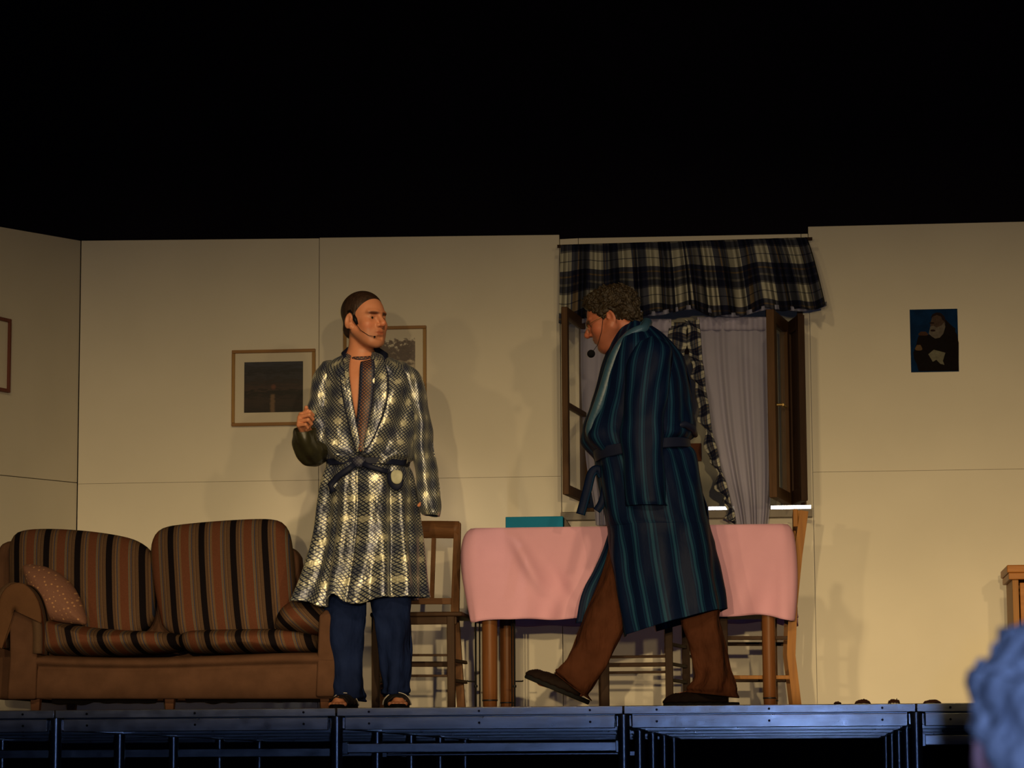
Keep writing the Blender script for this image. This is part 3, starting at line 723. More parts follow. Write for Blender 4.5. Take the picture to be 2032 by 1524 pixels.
# ------------------------------------------------------------------ sofa
YS = .42
sofa = thing('sofa', 'brown two-seat sofa with striped cushions and rolled arms', 'sofa', (P(330, 1390, YS).x, YS + .4, 0))
k = SX(YS); zf = lambda py, Y=YS: P(330, py, Y).z; xf = lambda px, Y=YS: P(px, 1250, Y).x
m = M()     # seat base: front board with soft waves
G = []
for j in range(26):
    v = j / 25; row = []
    for i in range(80):
        u = i / 79; px = 72 + (662 - 72) * u
        top = 1304 + 5 * math.sin(u * 5) - 6 * u * 0; py = top + (1386 - top) * v
        q = P(px, py, YS); bulge = -.020 * math.exp(-((v - .10) / .10) ** 2) + .012 * math.exp(-((v - .24) / .05) ** 2) + .004 * math.sin(u * 23 + v * 6)
        row.append((q.x, YS + bulge, q.z))
    G.append(row)
top = [(x, YS + .07, z + .012) for x, y, z in G[0]]; G = [[(x, YS + .75, z) for x, y, z in G[0]], top] + G + [[(x, YS + .75, z) for x, y, z in G[-1]]]
m.grid(G); m.build('seat_base', MSOFA, sofa, smooth=True)
m = M(); m.prism([(xf(18), zf(1386)), (xf(75), zf(1386)), (xf(76), zf(1300)), (xf(70), zf(1225)), (xf(62), zf(1192)), (xf(45), zf(1180)), (xf(28), zf(1184)), (xf(20), zf(1215)), (xf(22), zf(1300))], YS - .02, YS + .78)
m.build('arm', MSOFA, sofa, bevel=.012, seg=3)
def armroll(pts, label=None):
    m = M(); G, U = [], []
    S = smoothpts(pts, 40)
    for j in range(30):
        v = j / 29; y = YS - .045 + .80 * v; row, ru = [], []
        for i, (px, py) in enumerate(S):
            q = P(px, py, YS); row.append((q.x, y, q.z + .006 * math.sin(v * 9 + i * .2))); ru.append((v * .8 + .03, i * .012))
        G.append(row); U.append(ru)
    m.grid(G, U); o = m.build('arm_cover', MSTRIPE2, sofa, smooth=True, solid=.035); return o
armroll([(2, 1288), (0, 1235), (4, 1190), (20, 1168), (42, 1164), (60, 1180), (72, 1210), (78, 1250), (78, 1300)])
m = M(); puff(m, [(-6, 1285), (-8, 1235), (-2, 1185), (16, 1160), (42, 1154), (64, 1170), (80, 1200), (84, 1240), (76, 1232), (66, 1204), (52, 1184), (36, 1176), (20, 1186), (10, 1215), (9, 1255), (6, 1290)], YS - .045, .012, .03, rings=5, smooth=1)
m.build('arm_piping', mk('sofa_scroll_velour', (.13, .062, .032), .9, bump=.3, bscale=100), sofa, smooth=True)
m = M(); m.prism([(xf(628), zf(1386)), (xf(664), zf(1386)), (xf(668), zf(1300)), (xf(662), zf(1225)), (xf(648), zf(1212)), (xf(634), zf(1225))], YS - .02, YS + .78)
m.build('arm', MSOFA, sofa, bevel=.012, seg=3)
m = M(); puff(m, [(548, 1254), (552, 1228), (565, 1205), (590, 1190), (625, 1192), (655, 1206), (672, 1230), (668, 1262), (640, 1262), (600, 1262)], YS + .22, .26, .30, rings=12, uvf=lambda x, z, y: (x * .85 + z * .8 + .05, z), power=.4)
m.build('arm_cover', MSTRIPE2, sofa, smooth=True)
# back frame behind the cushions
Yb = YS + .62
m = M()
def rprism(pts, y0, y1): m.prism([(P(x, y, Yb).x, P(x, y, Yb).z) for x, y in pts], y0, y1)
rprism([(-12, 1388), (-8, 1100), (0, 1080), (14, 1074), (40, 1070), (180, 1072), (300, 1092), (420, 1078), (560, 1080), (582, 1088), (592, 1104), (600, 1190), (604, 1388)], Yb, Yb + .14)
m.build('back_frame', MSOFA, sofa, bevel=.02, seg=3)
kk = SX(Yb)
m = M(); puff(m, [(12, 1090), (18, 1062), (36, 1049), (90, 1046), (160, 1050), (220, 1058), (262, 1068), (288, 1084), (300, 1104), (304, 1160), (306, 1262), (180, 1268), (30, 1262), (20, 1200), (16, 1140)], Yb - .14, .12, .12, rings=14, power=.30, lean=.16, uvf=lambda x, z, y: (x - z * -.07 + .055, z))
m.build('back_cushion', MSTRIPE, sofa, smooth=True)
m = M(); puff(m, [(294, 1090), (300, 1060), (318, 1043), (370, 1036), (440, 1030), (520, 1026), (552, 1030), (568, 1050), (576, 1090), (582, 1150), (584, 1200), (575, 1262), (450, 1268), (330, 1266), (312, 1200), (300, 1140)], Yb - .15, .13, .12, rings=14, power=.30, lean=.16, uvf=lambda x, z, y: (x - z * -.10 + .034, z))
m.build('back_cushion', MSTRIPE, sofa, smooth=True)
def seatc(poly, ph):
    m = M(); puff(m, poly, YS + .30, .33, .25, rings=14, power=.32, uvf=lambda x, z, y: (x + ph + .25 * (z - .3), z), wr=.03)
    return m.build('seat_cushion', MSTRIPE2, sofa, smooth=True)
seatc([(72, 1292), (76, 1262), (74, 1236), (90, 1228), (130, 1238), (200, 1248), (280, 1254), (350, 1256), (372, 1264), (378, 1280), (362, 1292), (300, 1300), (200, 1306), (110, 1304)], .06)
seatc([(364, 1288), (358, 1268), (372, 1254), (420, 1252), (520, 1250), (600, 1250), (640, 1258), (648, 1280), (636, 1298), (560, 1298), (450, 1300), (390, 1300)], .02)
m = M()      # torn black lining hanging below
G = []
for j in range(5):
    v = j / 4; G.append([(xf(px), YS + .10 + .02 * math.sin(px * .05), P(330, 1383, YS).z + (-.001 + (P(330, 1397, YS).z - P(330, 1383, YS).z) * v * max(.12, .75 + .55 * noise.noise(Vector((px * .03, 3, 0))) - (.7 if 300 < px < 320 or 345 < px < 362 else 0)))) for px in range(96, 640, 4)])
m.grid(G); m.build('underlining', MUNDER, sofa, smooth=True, solid=.004)
for px, Y, w_ in ((66, YS + .05, 22), (332, YS + .06, 26), (642, YS + .05, 20), (66, YS + .7, 20), (642, YS + .7, 20)):
    x = P(px, 1390, YS).x; m = M(); m.lathe((x, Y, 0), [(.018, 0), (.024, .012), (.03, .045)], 14) if False else m.bar((x, Y, 0), (x, Y, zf(1384)), .036, .036, w2=1.25)
    m.build('foot', MSOFAW, sofa, bevel=.004)
# scatter cushion
yc = YS + .18
m = M(); puff(m, [(36, 1124), (42, 1117), (62, 1118), (90, 1124), (118, 1140), (140, 1160), (158, 1190), (176, 1240), (160, 1240), (120, 1236), (92, 1228), (72, 1196), (48, 1158)], yc, .10, .09, rings=12, power=.5, lean=.25, uvf=lambda x, z, y: (x + .4 * z, z - .3 * x), smooth=1)
tag(m.build('scatter_cushion', MDOTS, None, smooth=True), 'brown dotted scatter cushion leaning in the left corner of the sofa', 'cushion')

# ------------------------------------------------------------------ chairs
def rung(m, p, q, r): m.tube([p, q], r, 10)
def chair_front():
    """chair by the left table end, facing the audience"""
    Y0, Y1 = .93, 1.33; k = SX(Y0)
    t = thing('dining_chair', 'brown slat-back wooden chair left of the pink table', 'chair', tuple(P(830, 1408, Y0).xy) + (0,), 'wooden dining chairs')
    p = lambda px, py, Y: P(px, py, Y)
    zf_ = 0.0
    def g(px, Y): return Vector((P(px, 1300, Y).x, Y, 0))
    for px, px2, nm in ((746, 746, 'leg'), (896, 895, 'leg')):
        m = M(); a = g(px, Y0); b = P(px2, 1216, Y0); m.bar(a, b, .036, .036, w2=1.05); m.build(nm, MDARKW, t, bevel=.004)
    for px0, px1, px2, s in ((760, 762, 752, 0), (916, 903, 908, 1)):   # rear posts: floor, seat, top
        m = M(); a = g(px0, Y1 + .05); b = P(px1, 1225, Y1); c = P(px2, 1038, Y1 + .09)
        m.bar(a, b, .040, .034); m.bar(b, c, .040, .032, w2=.85); m.build('back_post', MOAK, t, bevel=.003)
    m = M(); xa, xb = P(736, 1220, Y0).x, P(919, 1220, Y0).x; zs = P(830, 1215, Y0).z
    m.box((xa, Y0 - .03, zs - .022), (xb, Y1 + .01, zs)); m.build('seat', MDARKWX, t, bevel=.008, seg=3)
    m = M(); m.box((xa + .03, Y0 - .012, zs - .058), (xb - .03, Y0 + .012, zs - .022)); m.build('apron', MDARKWX, t, bevel=.002)
    m = M(); a, b = P(750, 1056, Y1 + .085), P(908, 1050, Y1 + .085)
    m.bar(a, b, .058, .022) if False else None
    G = [[(a.x - .008 + (b.x - a.x + .016) * i / 16, Y1 + .075 + .02 * math.sin(PI * i / 16), z + .006 * math.sin(PI * i / 16)) for i in range(17)] for z in (P(830, 1070, Y1 + .085).z, P(830, 1036, Y1 + .085).z)]
    m.grid(G); m.build('top_rail', MOAKX, t, smooth=True, solid=.022)
    m = M(); m.bar(P(764, 1193, Y1 + .02), P(896, 1193, Y1 + .02), .03, .02); m.build('lower_rail', MOAKX, t, bevel=.002)
    for px0, px1 in ((796, 792), (828, 825), (861, 857)):
        m = M(); m.bar(P(px0, 1068, Y1 + .085), P(px1, 1188, Y1 + .02), .022, .012); m.build('slat', MOAK, t, bevel=.002)
    for py, Y, h in ((1300, Y0, .011), (1341, Y0, .011), (1318, Y1 + .02, .026)):
        m = M(); m.bar(P(748, py, Y), P(898 if Y < 1 else 905, py, Y), h, .016); m.build('stretcher', MDARKWX, t, bevel=.002)
    for x in (746, 896):
        for py in (1310, 1350):
            m = M(); a = P(x, py, Y0); m.bar(a, (P(x + 8, py, Y0).x, Y1 + .03, a.z + .004), .016, .012); m.build('stretcher', MDARKW, t, bevel=.002)
    return t
chair_front()
def chair_middle():
    """chair pushed in at the far side of the table, turned a little"""
    t = thing('dining_chair', 'dark wooden chair behind the table, its legs seen past the walking man', 'chair', (P(1275, 1390, 1.30).x, 1.30, 0), 'wooden dining chairs')
    A, B = Vector((P(1200, 1300, 1.12).x, 1.12, 0)), Vector((P(1328, 1300, 1.12).x, 1.10, 0))
    C_, D = Vector((P(1190, 1300, 1.5).x + .01, 1.50, 0)), Vector((P(1361, 1300, 1.5).x, 1.52, 0))
    zs = .45
    for a, w_ in ((A, .040), (B, .036), (C_, .036), (D, .036)):
        back = a in (C_, D)
        m = M(); m.bar(a + (Vector((0, .04, 0)) if back else Vector()), a + ZA * zs, w_, .034)
        if back: m.bar(a + ZA * zs, a + Vector((0, .09, .87)), .034, .03, w2=.9)
        m.build('back_post' if back else 'leg', MDARKW, t, bevel=.003)
    m = M(); vs = [A + Vector((-.02, -.03, zs)), B + Vector((.02, -.03, zs)), D + Vector((.0, 0, zs)), C_ + Vector((0, 0, zs))]
    m.add(vs + [v + ZA * .022 for v in vs], [(0,3,2,1),(4,5,6,7),(0,1,5,4),(1,2,6,5),(2,3,7,6),(3,0,4,7)]); m.build('seat', MDARKWX, t, bevel=.006)
    m = M(); m.bar(C_ + Vector((0, .088, .845)), D + Vector((0, .088, .845)), .055, .02); m.build('top_rail', MDARKWX, t, bevel=.003)
    m = M(); m.bar(C_ + Vector((0, .015, .52)), D + Vector((0, .015, .52)), .03, .018); m.build('lower_rail', MDARKWX, t, bevel=.002)
    for f in (.25, .5, .75):
        m = M(); q = C_.lerp(D, f); m.bar(q + Vector((0, .015, .53)), q + Vector((0, .086, .82)), .02, .012); m.build('slat', MDARKW, t, bevel=.002)
    for py, h in ((1303, .013), (1319, .020), (1334, .012)):
        m = M(); z = P(1270, py, 1.11).z; m.bar(A + ZA * z, B + ZA * z, h, .016); m.build('stretcher', MDARKWX, t, bevel=.002)
    for py in (1279, 1318, 1350):
        z = P(1343, py, 1.2).z
        for a, b in ((B, D), (A, C_)):
            m = M(); m.bar(a + ZA * z, b + ZA * z, .016, .012); m.build('stretcher', MDARKW, t, bevel=.002)
    return t
chair_middle()
def chair_side():
    """chair at the right table end, seen side on, back to the right"""
    Yn, Yf = 1.08, 1.46
    t = thing('dining_chair', 'honey wooden chair at the right end of the pink table, seen side on', 'chair', (P(1510, 1390, 1.25).x, 1.25, 0), 'wooden dining chairs')
    zs = .455
    for Y, dx, mt in ((Yn, 0, MDARKW), (Yf, -4, MDARKW)):
        m = M(); x = P(1437 + dx, 1300, Y).x; m.bar((x, Y, 0), (x, Y, zs), .036, .034); m.build('leg', mt, t, bevel=.003)
    for Y, dx, mt in ((Yn, 0, MPINE), (Yf, -8, MPINE)):
        m = M(); pts = [(P(1581 + dx, 1300, Y).x, Y, 0), tuple(P(1570 + dx, 1300, Y)), tuple(P(1574 + dx, 1200, Y)), tuple(P(1584 + dx, 1100, Y)), tuple(P(1596 + dx, 1014, Y))]
        for a, b in zip(pts, pts[1:]): m.bar(a, b, .040, .034)
        for q in pts[1:-1]: m.lathe(Vector(q) - Vector((0, .0165, 0)), [(.0195, 0), (.0195, .033)], 12, (0, 1, 0))
        m.build('back_post', mt, t)
    m = M(); x0, x1 = P(1425, 1220, Yn).x, P(1572, 1220, Yn).x; m.box((x0, Yn - .02, zs - .01), (x1, Yf + .02, zs + .014)); m.build('seat', MDARKWX, t, bevel=.006)
    m = M(); a = P(1583, 1036, Yn); m.bar((a.x - .010, Yn - .01, a.z + .02), (a.x - .016, Yf + .01, a.z + .02), .022, .085, upv=(0, 0, 1)); m.build('top_rail', MPINE, t, bevel=.003)
    m = M(); a = P(1572, 1165, Yn); m.bar((a.x, Yn, a.z), (a.x - .006, Yf, a.z), .018, .035, upv=(0, 0, 1)); m.build('lower_rail', MPINE, t, bevel=.003)
    for f in (.25, .5, .75):
        Y = Yn + (Yf - Yn) * f; m = M(); m.bar((P(1572, 1160, Yn).x - .004, Y, P(1572, 1160, Yn).z), (P(1583, 1050, Yn).x - .014, Y, P(1583, 1050, Yn).z), .012, .022); m.build('slat', MPINE, t, bevel=.002)
    for py, Y, dx, mt in ((1266, Yn, 0, MDARKWX), (1278, Yf, -6, MDARKWX), (1344, Yn, 0, MPINE), (1350, Yf, -6, MDARKWX)):
        m = M(); m.bar(P(1440 + dx, py, Y), P(1572 + dx, py, Y), .018, .016); m.build('stretcher', mt, t, bevel=.002)
    for z in (.2,):
        for px in (1437, 1574):
            m = M(); x = P(px, 1300, Yn).x; m.bar((x, Yn, z), (x - .008, Yf, z), .016, .016); m.build('stretcher', MDARKWX, t, bevel=.002)
    return t
chair_side()

# ------------------------------------------------------------------ table, cloth, box, metal rods
YT0, YT1 = .98, 1.60
zT = P(1250, 1046, YT0 - .02).z
tab = thing('dining_table', 'wooden dining table with turned legs under the pink cloth', 'table', (P(1250, 1390, 1.2).x, 1.28, 0))
xt0, xt1 = P(934, 1050, YT0).x, P(1562, 1050, YT0).x
m = M(); m.box((xt0, YT0, zT - .03), (xt1, YT1, zT - .004)); m.build('table_top', MLEG, tab, bevel=.004)
m = M()
m.box((xt0 + .06, YT0 + .05, zT - .11), (xt1 - .06, YT0 + .07, zT - .03)); m.box((xt0 + .06, YT1 - .07, zT - .11), (xt1 - .06, YT1 - .05, zT - .03)); m.box((xt0 + .05, YT0 + .07, zT - .11), (xt0 + .07, YT1 - .07, zT - .03)); m.box((xt1 - .07, YT0 + .07, zT - .11), (xt1 - .05, YT1 - .07, zT - .03))
m.build('apron', MLEG, tab)
def tleg(px, Y, r, label=None):
    x = P(px, 1300, Y).x; m = M()
    m.lathe((x, Y, 0), [(r * .86, 0), (r * .92, .02), (r * .96, .05), (r, .055), (r * 1.02, .3), (r * 1.02, .5), (r, zT - .03)], 24); o = m.build('leg', MLEG, tab, smooth=True)
    m = M(); m.lathe((x, Y, 0), [(r * .98, .049), (r * 1.03, .05), (r * 1.03, .056), (r * .98, .057)], 24); m.build('dark_ring', MBOLT, o, smooth=True)
tleg(972, YT0 + .06, .036); tleg(1006, YT1 - .06, .034); tleg(1526, YT0 + .06, .031); tleg(1530, YT1 - .06, .031)
# cloth
cl = M(); nU, nV = 150, 46
def cloth_top_z(): return zT + .004
# perimeter param: front edge left->right, right side, back, left side
xa, xb, ya, yb2 = xt0 - .004, xt1 + .004, YT0 - .006, YT1 + .006
per = []
def addseg(p, q, n):
    for i in range(n): f = i / n; per.append(((p[0] + (q[0] - p[0]) * f), (p[1] + (q[1] - p[1]) * f)))
rr = .03
segs = [((xa + rr, ya), (xb - rr, ya), 120), ((xb - rr, ya), (xb, ya + rr), 5), ((xb, ya + rr), (xb, yb2 - rr), 40), ((xb, yb2 - rr), (xb - rr, yb2), 5), ((xb - rr, yb2), (xa + rr, yb2), 120), ((xa + rr, yb2), (xa, yb2 - rr), 5), ((xa, yb2 - rr), (xa, ya + rr), 40), ((xa, ya + rr), (xa + rr, ya), 5)]
for s in segs: addseg(*s)
n = len(per); cx, cy = (xa + xb) / 2, (ya + yb2) / 2
def outward(i):
    a, b = per[i - 1], per[(i + 1) % n]; d = Vector((b[0] - a[0], b[1] - a[1], 0)).normalized(); return Vector((d.y, -d.x, 0))
hang0 = (P(1250, 1228, YT0).z)
rows_ = []
rows_.append([(cx + (x - cx) * .0, cy + (y - cy) * .0, zT + .006) for x, y in per])
for f in (.5, .9, .985): rows_.append([(cx + (x - cx) * f, cy + (y - cy) * f, zT + .006) for x, y in per])
Ls = []
for j in range(36):
    v = j / 35; row = []
    for i, (x, y) in enumerate(per):
        u = i / n; o = outward(i); L = zT - hang0
        corner = max(0, 1 - min(abs(math.hypot(x - cxx, y - cyy)) for cxx, cyy in ((xa, ya), (xb, ya), (xa, yb2), (xb, yb2))) / .16)
        L += .030 * corner ** 1.5 + .006 * math.sin(x * 9) + .004 * math.sin(x * 23 + y * 9)
        f1 = math.sin(x * 15 + 1.1 * v * 2 + 2 * math.sin(x * 4)); f2 = math.sin(x * 31 + 4 * v + y * 20)
        sw = .024 * f1 * v ** .8 + .010 * f2 * v + .006 * math.sin(y * 26 + v * 3)* v
        # draped folds running down from the corner areas
        dx = x - P(990, 1100, YT0).x
        if y < ya + .01:
            sw += .034 * math.exp(-((dx - .05 - .22 * v) / .035) ** 2) * math.sin(min(1, v * 1.3) * PI) - .026 * math.exp(-((dx - .12 - .28 * v) / .04) ** 2) * v
            sw += .024 * math.exp(-((dx - .45 + .15 * v) / .05) ** 2) * v
        bell = .010 * v + .042 * corner * math.sin(PI * v ** .6)
        side = o * (sw + bell + .004)
        rd = .006 * (1 - min(1, v * 12))
        row.append((x + side.x - o.x * rd, y + side.y - o.y * rd, zT + .006 - L * v))
    rows_.append(row)
vs = [p for r in rows_ for p in r]; R__ = len(rows_)
cl.add(vs, [(a*n+i, a*n+(i+1) % n, (a+1)*n+(i+1) % n, (a+1)*n+i) for a in range(R__-1) for i in range(n)])
o = cl.build('tablecloth', MPINK, None, smooth=True, solid=.0025); tag(o, 'pink cloth draped over the dining table', 'tablecloth')
# teal box on the table
Yb_ = 1.16; a, b = P(1003, 1026, Yb_), P(1117, 1026, Yb_); h = a.z - zT - .008
t = thing('storage_box', 'flat teal box lying on the left half of the pink table', 'box', ((a.x + b.x) / 2, Yb_, zT + .008))
m = M(); m.box((a.x, Yb_, zT + .0085), (b.x, Yb_ + .17, zT + .0085 + h)); m.build('box_body', MTEAL, t, bevel=.003)
t = thing('open_booklet', 'dark booklet propped against the right end of the teal box', 'book', (b.x + .02, Yb_ + .06, zT + .008))
m = M(); z0 = zT + .0085; m.add([(b.x + .004, Yb_ + .02, z0), (b.x + .045, Yb_ + .02, z0), (b.x + .006, Yb_ + .02, z0 + h * .9), (b.x + .004, Yb_ + .15, z0), (b.x + .045, Yb_ + .15, z0), (b.x + .006, Yb_ + .15, z0 + h * .9)], [(0,1,2),(5,4,3),(0,3,4,1),(1,4,5,2),(2,5,3,0)]); m.build('cover', MGREYB, t)
# bundled thin rods under the left end of the table
for px, s, lb in ((944, -1, 'thin black metal stand beside the left table legs, left one'), (1021, 1, 'thin black metal stand beside the left table legs, right one')):
    Yr = 1.24; x = P(px, 1300, Yr).x; t = thing('rod_stand', lb, 'stand', (x, Yr, 0), 'thin metal stands under the table')
    m = M(); m.tube([(x, Yr, .0), (x, Yr, .46)], .0045, 8); m.tube([(x - s * .016, Yr + .03, 0), (x - s * .016, Yr + .03, .46)], .0035, 8); m.tube([(x, Yr, .458), (x - s * .016, Yr + .03, .458)], .004, 8)
    m.build('upright', MBLK, t)
    z = P(px, 1352, Yr).z; m = M(); m.tube([(x, Yr, z), (x + s * .036, Yr, z), (x + s * .042, Yr, z + .003)], .0035, 8); m.build('prong', MBLK, t)
    m = M(); m.lathe((x, Yr, z - .03), [(.008, 0), (.009, .006), (.008, .012)], 10); m.build('collar', MBLK, t)
    m = M(); m.box((x - .03, Yr - .03, 0), (x + .03, Yr + .05, .006)); m.build('base', MBLK, t)

# ------------------------------------------------------------------ figures: distance-field bodies
class SDF:
    def __init__(s, lo, hi, res):
        s.lo = np.array(lo, float); s.res = res; s.n = np.ceil((np.array(hi, float) - s.lo) / res).astype(int) + 1
        s.V = np.full(s.n, 0.2, np.float32)
    def _sl(s, lo, hi):
        a = np.maximum(((np.array(lo) - s.lo) / s.res).astype(int) - 1, 0); b = np.minimum(((np.array(hi) - s.lo) / s.res).astype(int) + 2, s.n)
        if (b <= a).any(): return None, None
        ax = [s.lo[i] + s.res * np.arange(a[i], b[i]) for i in range(3)]
        X, Y, Z = np.meshgrid(*ax, indexing='ij', sparse=True); return tuple(slice(a[i], b[i]) for i in range(3)), (X, Y, Z)
    def _put(s, sl, d, k, op):
        A = s.V[sl]; d = d.astype(np.float32)
        if op == 'u':
            h = np.maximum(k - np.abs(A - d), 0) / k; r = np.minimum(A, d) - h * h * k * .25
        elif op == 's':
            d = -d; h = np.maximum(k - np.abs(A - d), 0) / k; r = np.maximum(A, d) + h * h * k * .25
        elif op == 'i':
            h = np.maximum(k - np.abs(A - d), 0) / k; r = np.maximum(A, d) + h * h * k * .25
        s.V[sl] = r
    def cone(s, p, q, r1, r2, k=.02, op='u'):
        p, q = np.array(p, float), np.array(q, float); R = max(r1, r2) + k + .02
        sl, g = s._sl(np.minimum(p, q) - R, np.maximum(p, q) + R)
        if sl is None: return s
        X, Y, Z = g; d = q - p; L2 = max(d @ d, 1e-9)
        t = np.clip(((X - p[0]) * d[0] + (Y - p[1]) * d[1] + (Z - p[2]) * d[2]) / L2, 0, 1)
        D = np.sqrt((X - p[0] - t * d[0]) ** 2 + (Y - p[1] - t * d[1]) ** 2 + (Z - p[2] - t * d[2]) ** 2) - (r1 + (r2 - r1) * t)
        s._put(sl, D, k, op); return s
    def ell(s, c, r, Rm=None, k=.02, op='u', noisef=None):
        c = np.array(c, float); r = np.array(r, float); R = r.max() + k + .02
        sl, g = s._sl(c - R, c + R)
        if sl is None: return s
        X, Y, Z = g; X = X - c[0]; Y = Y - c[1]; Z = Z - c[2]
        if Rm is not None:
            m = np.array(Rm); x = m[0,0]*X + m[1,0]*Y + m[2,0]*Z; y = m[0,1]*X + m[1,1]*Y + m[2,1]*Z; z = m[0,2]*X + m[1,2]*Y + m[2,2]*Z
        else: x, y, z = X, Y, Z
        k0 = np.sqrt((x/r[0])**2 + (y/r[1])**2 + (z/r[2])**2); k1 = np.sqrt((x/r[0]**2)**2 + (y/r[1]**2)**2 + (z/r[2]**2)**2) + 1e-6
        D = k0 * (k0 - 1) / k1
        if noisef is not None: D = D + noisef(x, y, z)
        s._put(sl, D, k, op); return s
    def half(s, p, n, k=.005):                      # keep the side against n
        sl, g = s._sl(s.lo, s.lo + s.n * s.res); X, Y, Z = g; n = np.array(n, float); n /= np.linalg.norm(n)
        s._put(sl, (X - p[0]) * n[0] + (Y - p[1]) * n[1] + (Z - p[2]) * n[2], k, 'i'); return s
    def mesh(s, name):
        V = s.V; n = V.shape; B = (V < 0)
        c = np.zeros(tuple(x - 1 for x in n), np.uint8)
        offs = [(i, j, k) for i in (0, 1) for j in (0, 1) for k in (0, 1)]
        for i, j, k in offs: c += B[i:n[0]-1+i, j:n[1]-1+j, k:n[2]-1+k]
        act = np.argwhere((c > 0) & (c < 8)); idx = np.full(c.shape, -1, np.int32); idx[tuple(act.T)] = np.arange(len(act))
        val = {o: V[act[:,0]+o[0], act[:,1]+o[1], act[:,2]+o[2]] for o in offs}
        acc = np.zeros((len(act), 3)); cnt = np.zeros(len(act))
        for a in offs:
            for ax in range(3):
                if a[ax] == 0:
                    b = list(a); b[ax] = 1; b = tuple(b); va, vb = val[a], val[b]; m = (va < 0) != (vb < 0)
                    t = np.where(m, va / np.where(m, va - vb, 1), 0); p = np.tile(np.array(a, float), (len(act), 1)); p[:, ax] += t
                    acc[m] += p[m]; cnt[m] += 1
        pos = s.lo + (act + acc / cnt[:, None]) * s.res
        F = []
        for ax in range(3):
            u, v = (ax + 1) % 3, (ax + 2) % 3
            s0 = [slice(None)] * 3; s1 = [slice(None)] * 3; s0[ax] = slice(0, n[ax]-1); s1[ax] = slice(1, n[ax])
            b0, b1 = B[tuple(s0)], B[tuple(s1)]; e = np.argwhere(b0 != b1); e = e[(e[:, u] > 0) & (e[:, v] > 0) & (e[:, u] < n[u]-1) & (e[:, v] < n[v]-1)]
            q = []
            for du, dv in ((1, 1), (0, 1), (0, 0), (1, 0)):
                f = e.copy(); f[:, u] -= du; f[:, v] -= dv; q.append(idx[tuple(f.T)])
            q = np.stack(q, 1); fl = b0[tuple(e.T)]; q[~fl] = q[~fl][:, ::-1]; F.append(q)
        F = np.concatenate(F); me = bpy.data.meshes.new(name); me.from_pydata(pos.tolist(), [], F.tolist()); me.update(); return me, pos
def build_sdf(S, name, mat, parent, tonef=None, smooth=2, keep=None):
    me, pos = S.mesh(name)
    o = link(name, me, mat, parent)
    if tonef is not None:
        at = me.attributes.new('tone', 'FLOAT_COLOR', 'POINT'); c = np.ones((len(pos), 4), np.float32); c[:, :3] = tonef(pos); at.data.foreach_set('color', c.ravel())
    if smooth:
        md = o.modifiers.new('smooth', 'SMOOTH'); md.factor = .5; md.iterations = smooth
    return o
def basis(f, up=(0, 0, 1), roll=0):
    """columns: right (x), forward (y), up (z)"""
    f = Vector(f).normalized(); up = Vector(up); r = f.cross(up).normalized(); u = r.cross(f)
    if roll: q = Quaternion(f, roll); r = q @ r; u = q @ u
    return Matrix(((r.x, f.x, u.x), (r.y, f.y, u.y), (r.z, f.z, u.z)))
def head(S, C, Bm, sc=1.0, heavy=0.0, zs=1.0):
    T = lambda x, y, z: tuple(C + Bm @ Vector((x * sc, y * sc, z * sc * zs)))
    e = lambda c, r, k=.02, op='u', R=Bm: S.ell(T(*c), (r[0] * sc, r[1] * sc, r[2] * sc * zs), R, k * sc, op)
    cn = lambda p, q, a, b, k=.02, op='u': S.cone(T(*p), T(*q), a * sc, b * sc, k * sc, op)
    e((0, -.018, .042), (.076, .096, .076))
    e((0, .034, .000), (.064, .062, .080), .03)
    e((0, .036, -.060), (.050 + heavy * .012, .050, .050), .03)
    for s in (-1, 1):
        cn((s * (.056 + heavy * .010), .000, -.040), (s * .026, .064, -.092), .018 + heavy * .006, .017, .03)
        e((s * .043, .060, -.026), (.022, .022, .018), .025)
        e((s * .034, .052, -.058), (.022, .026, .026), .02)
    e((0, .073, -.093), (.022, .020, .020), .02)
    for s in (-1, 1):
        cn((s * .010, .091, .020), (s * .044, .076, .023), .0105, .0085, .012)           # brow ridge
        e((s * .031, .098, .000), (.019, .016, .014), .014, 's')                        # socket
        e((s * .031, .071, .000), (.0155, .0136, .0128), .004)
        cn((s * .020, .0855, .0085), (s * .042, .0815, .0075), .0032, .0030, .004)                           # lids
    cn((0, .089, .014), (0, .117, -.022), .0078, .0110, .012)
    e((0, .112, -.027), (.0125, .013, .010), .008)
    for s in (-1, 1): e((s * .013, .098, -.030), (.0075, .010, .0075), .006)
    for s in (-1, 1): e((s * .0065, .103, -.0385), (.0035, .005, .003), .003, 's')
    e((0, .078, -.058), (.030, .018, .022), .015)
    cn((-.017, .087, -.0545), (.017, .087, -.0545), .0045, .0045, .006)
    cn((-.010, .0945, -.0535), (.010, .0945, -.0535), .005, .005, .008)
    cn((-.012, .091, -.0655), (.012, .091, -.0655), .0062, .0062, .008)
    cn((-.022, .0965, -.0595), (.022, .0965, -.0595), .0018, .0018, .003, 's')
    cn((-.009, .094, -.079), (.009, .094, -.079), .006, .006, .010, 's')
    if heavy: e((0, .030, -.105), (.045, .045, .028), .03)
    for s in (-1, 1):
        er = Bm @ Matrix.Rotation(s * .45, 3, 'Z') @ Matrix.Rotation(-.18, 3, 'X')
        e((s * .080, -.012, -.006), (.0085, .019, .032), .008, 'u', er)
        e((s * .0890, -.008, .001), (.0078, .011, .020), .004, 's', er)
        e((s * .078, -.002, -.030), (.007, .009, .010), .006)
        e((s * .083, .002, -.003), (.004, .004, .008), .004)
    return T
